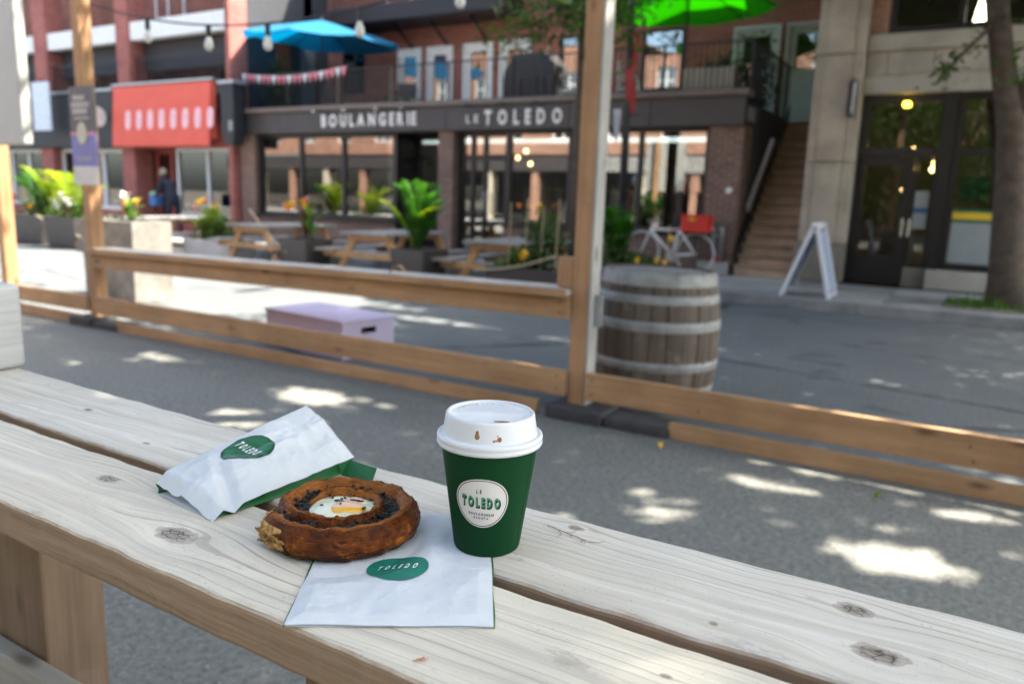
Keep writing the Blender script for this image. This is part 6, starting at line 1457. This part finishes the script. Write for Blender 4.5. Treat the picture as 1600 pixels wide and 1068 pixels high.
# crumbs, dry twigs on the planks
M['flake'] = plain('flake', (.55, .24, .09), .6, .2, 200)
b = MB()
for (x, y, L_, a) in ((-.2935, .3812, .006, .5), (-.2905, .3830, .004, 1.4), (-.296, .3805, .004, -.4), (-.289, .385, .003, .9)):
    d = Vector((math.cos(a), math.sin(a), .35)); e = Vector((-d.y, d.x, .1)); p = Vector((x, y, TZ+.0012)); b.add([p, p+e*L_*.4, p+d*L_+e*L_*.3, p+d*L_], [(0, 1, 2, 3)])
one('pastry_crumb', M['flake'], 'small orange pastry flake on the plank near the table edge', 'crumb', b, fix=False)
M['twig'] = plain('twig', (.30, .24, .18), .8)
def twig(label, x, y, a, L_, seed):
    rg = random.Random(seed); b = MB(); p = Vector((x, y, TZ+.0014)); pts = [p]; 
    for k in range(7):
        a += rg.uniform(-.25, .25); p = p+Vector((math.cos(a), math.sin(a), 0))*L_/7; pts.append(Vector((p.x, p.y, TZ+.0014+abs(rg.gauss(0, .0008)))))
        if k > 0:
            for sg in (rg.choice((-1, 1)),):
                aa = a+sg*rg.uniform(.2, .9); l2 = L_*rg.uniform(.06, .38); b.tube([p, p+Vector((math.cos(aa), math.sin(aa), .05))*l2*.6, p+Vector((math.cos(aa+.4*sg), math.sin(aa+.4*sg), .02))*l2], [.0004, .0003, .0002], 4)
    b.tube(pts, [.0005, .0005, .0004, .0004, .0004, .0003, .0003, .0002], 5); one('dry_twig', M['twig'], label, 'twig', b, fix=False)
twig('thin dry twig lying on the plank right of the cup', -.325, .630, -.1, .05, 3)
twig('thin dry twig lying on the plank behind cup and pastry', -.44, .625, .15, .07, 8)
# ================================================================== person stooping at the red shop front
def skin_body(name, joints, edges, radii, mat, parent, root=0, sub=2):
    off = wloc(parent); me = bpy.data.meshes.new(name); me.from_pydata([tuple(Vector(j)-off) for j in joints], edges, [])
    o = bpy.data.objects.new(name, me); COL.objects.link(o); o.parent = parent
    m = o.modifiers.new('skin', 'SKIN'); m.use_smooth_shade = True
    for i, r in enumerate(radii): me.skin_vertices[0].data[i].radius = r if isinstance(r, tuple) else (r, r); me.skin_vertices[0].data[i].use_root = (i == root)
    s = o.modifiers.new('sub', 'SUBSURF'); s.levels = sub; s.render_levels = sub
    bpy.context.view_layer.update(); dg = bpy.context.evaluated_depsgraph_get(); me2 = bpy.data.meshes.new_from_object(o.evaluated_get(dg)); o.modifiers.clear(); o.data = me2
    me2.materials.clear(); me2.materials.append(mat); return o
pe = thing('person', 'person in dark navy clothes stooping over a blue bundle at the red shop front', 'person', (-17.25, 12.35, .15))
ox, oy, oz = -17.25, 12.35, .15
def P(x, y, z): return (ox+x, oy+y, oz+z)
M['navy'] = plain('navy', (.012, .016, .03), .85); M['denim'] = plain('denim', (.014, .018, .03), .85); M['skin'] = plain('skin', (.48, .29, .21), .6, .05); M['hair'] = plain('hair', (.28, .22, .17), .7, .2, 30); M['bundle'] = plain('bundle', (.05, .16, .42), .7); M['mint'] = plain('mint', (.2, .42, .3), .7)
# body: pelvis, spine bent towards -x, neck, head, both legs
J = [P(0, 0, .86), P(-.04, 0, .98), P(-.13, 0, 1.12), P(-.23, 0, 1.24), P(-.28, 0, 1.30), P(-.33, 0, 1.36), P(-.36, 0, 1.44), P(-.365, 0, 1.50),
     P(.0, -.10, .80), P(-.05, -.11, .45), P(.03, -.11, .09), P(-.12, -.12, .035), P(.02, .10, .80), P(.02, .11, .45), P(.12, .11, .09), P(-.03, .12, .035),
     P(-.22, -.18, 1.25), P(-.24, -.23, 1.02), P(-.44, -.16, .93), P(-.52, -.12, .92), P(-.22, .18, 1.25), P(-.25, .23, 1.03), P(-.45, .14, .94), P(-.53, .10, .93)]
E_ = [(0, 1), (1, 2), (2, 3), (3, 4), (4, 5), (5, 6), (6, 7), (0, 8), (8, 9), (9, 10), (10, 11), (0, 12), (12, 13), (13, 14), (14, 15), (3, 16), (16, 17), (17, 18), (18, 19), (3, 20), (20, 21), (21, 22), (22, 23)]
Rr = [(.13, .16), (.12, .15), (.13, .16), (.11, .15), .06, .055, .085, .075, .095, .065, .045, .04, .095, .065, .045, .04, .065, .05, .036, .03, .065, .05, .036, .03]
skin_body('body', J, E_, Rr, M['navy'], pe)
for (hx, hy, hz) in ((-.53, -.12, .92), (-.54, .10, .93)):
    j = [P(hx, hy, hz), P(hx-.05, hy, hz-.005)]; e = [(0, 1)]; r = [.026, .03]
    for q in range(4):
        k = len(j); j += [P(hx-.09, hy-.03+q*.02, hz-.005), P(hx-.12+abs(q-1.3)*.008, hy-.03+q*.02, hz-.03)]; e += [(1, k), (k, k+1)]; r += [.009, .007]
    k = len(j); j += [P(hx-.05, hy+.04, hz+.005)]; e += [(0, k)]; r += [.010]
    skin_body('hand', j, e, r, M['skin'], pe, 0, 1)
s = MB(); s.blob(P(-.365, 0, 1.46), (.088, .075, .11), 14, 10); s.build('face', M['skin'], pe, smooth=True)
s = MB(); s.blob(P(-.345, 0, 1.495), (.092, .086, .10), 14, 10); s.build('hair', M['hair'], pe, smooth=True)
s = MB(); s.blob(P(-.455, 0, 1.455), (.015, .012, .02), 8, 6); s.build('nose', M['skin'], pe, smooth=True)
bd = thing('carry_bag', 'blue and mint shopping bag held by the stooping person', 'bag', P(-.66, 0, .66))
s = MB(); s.box(*(ox-.80, ox-.52, oy-.13, oy+.13), oz+.66, oz+.92); s.build('body', M['bundle'], bd, bevel=.04, seg=3)
s = MB(); s.blob(P(-.75, .0, .95), (.14, .10, .07), 10, 8); s.build('contents', M['mint'], bd, smooth=True)
print('OBJS', len(bpy.data.objects), 'TRIS', sum(len(o.data.loop_triangles) if False else sum(len(p.vertices)-2 for p in o.data.polygons) for o in bpy.data.objects if o.type == 'MESH'))
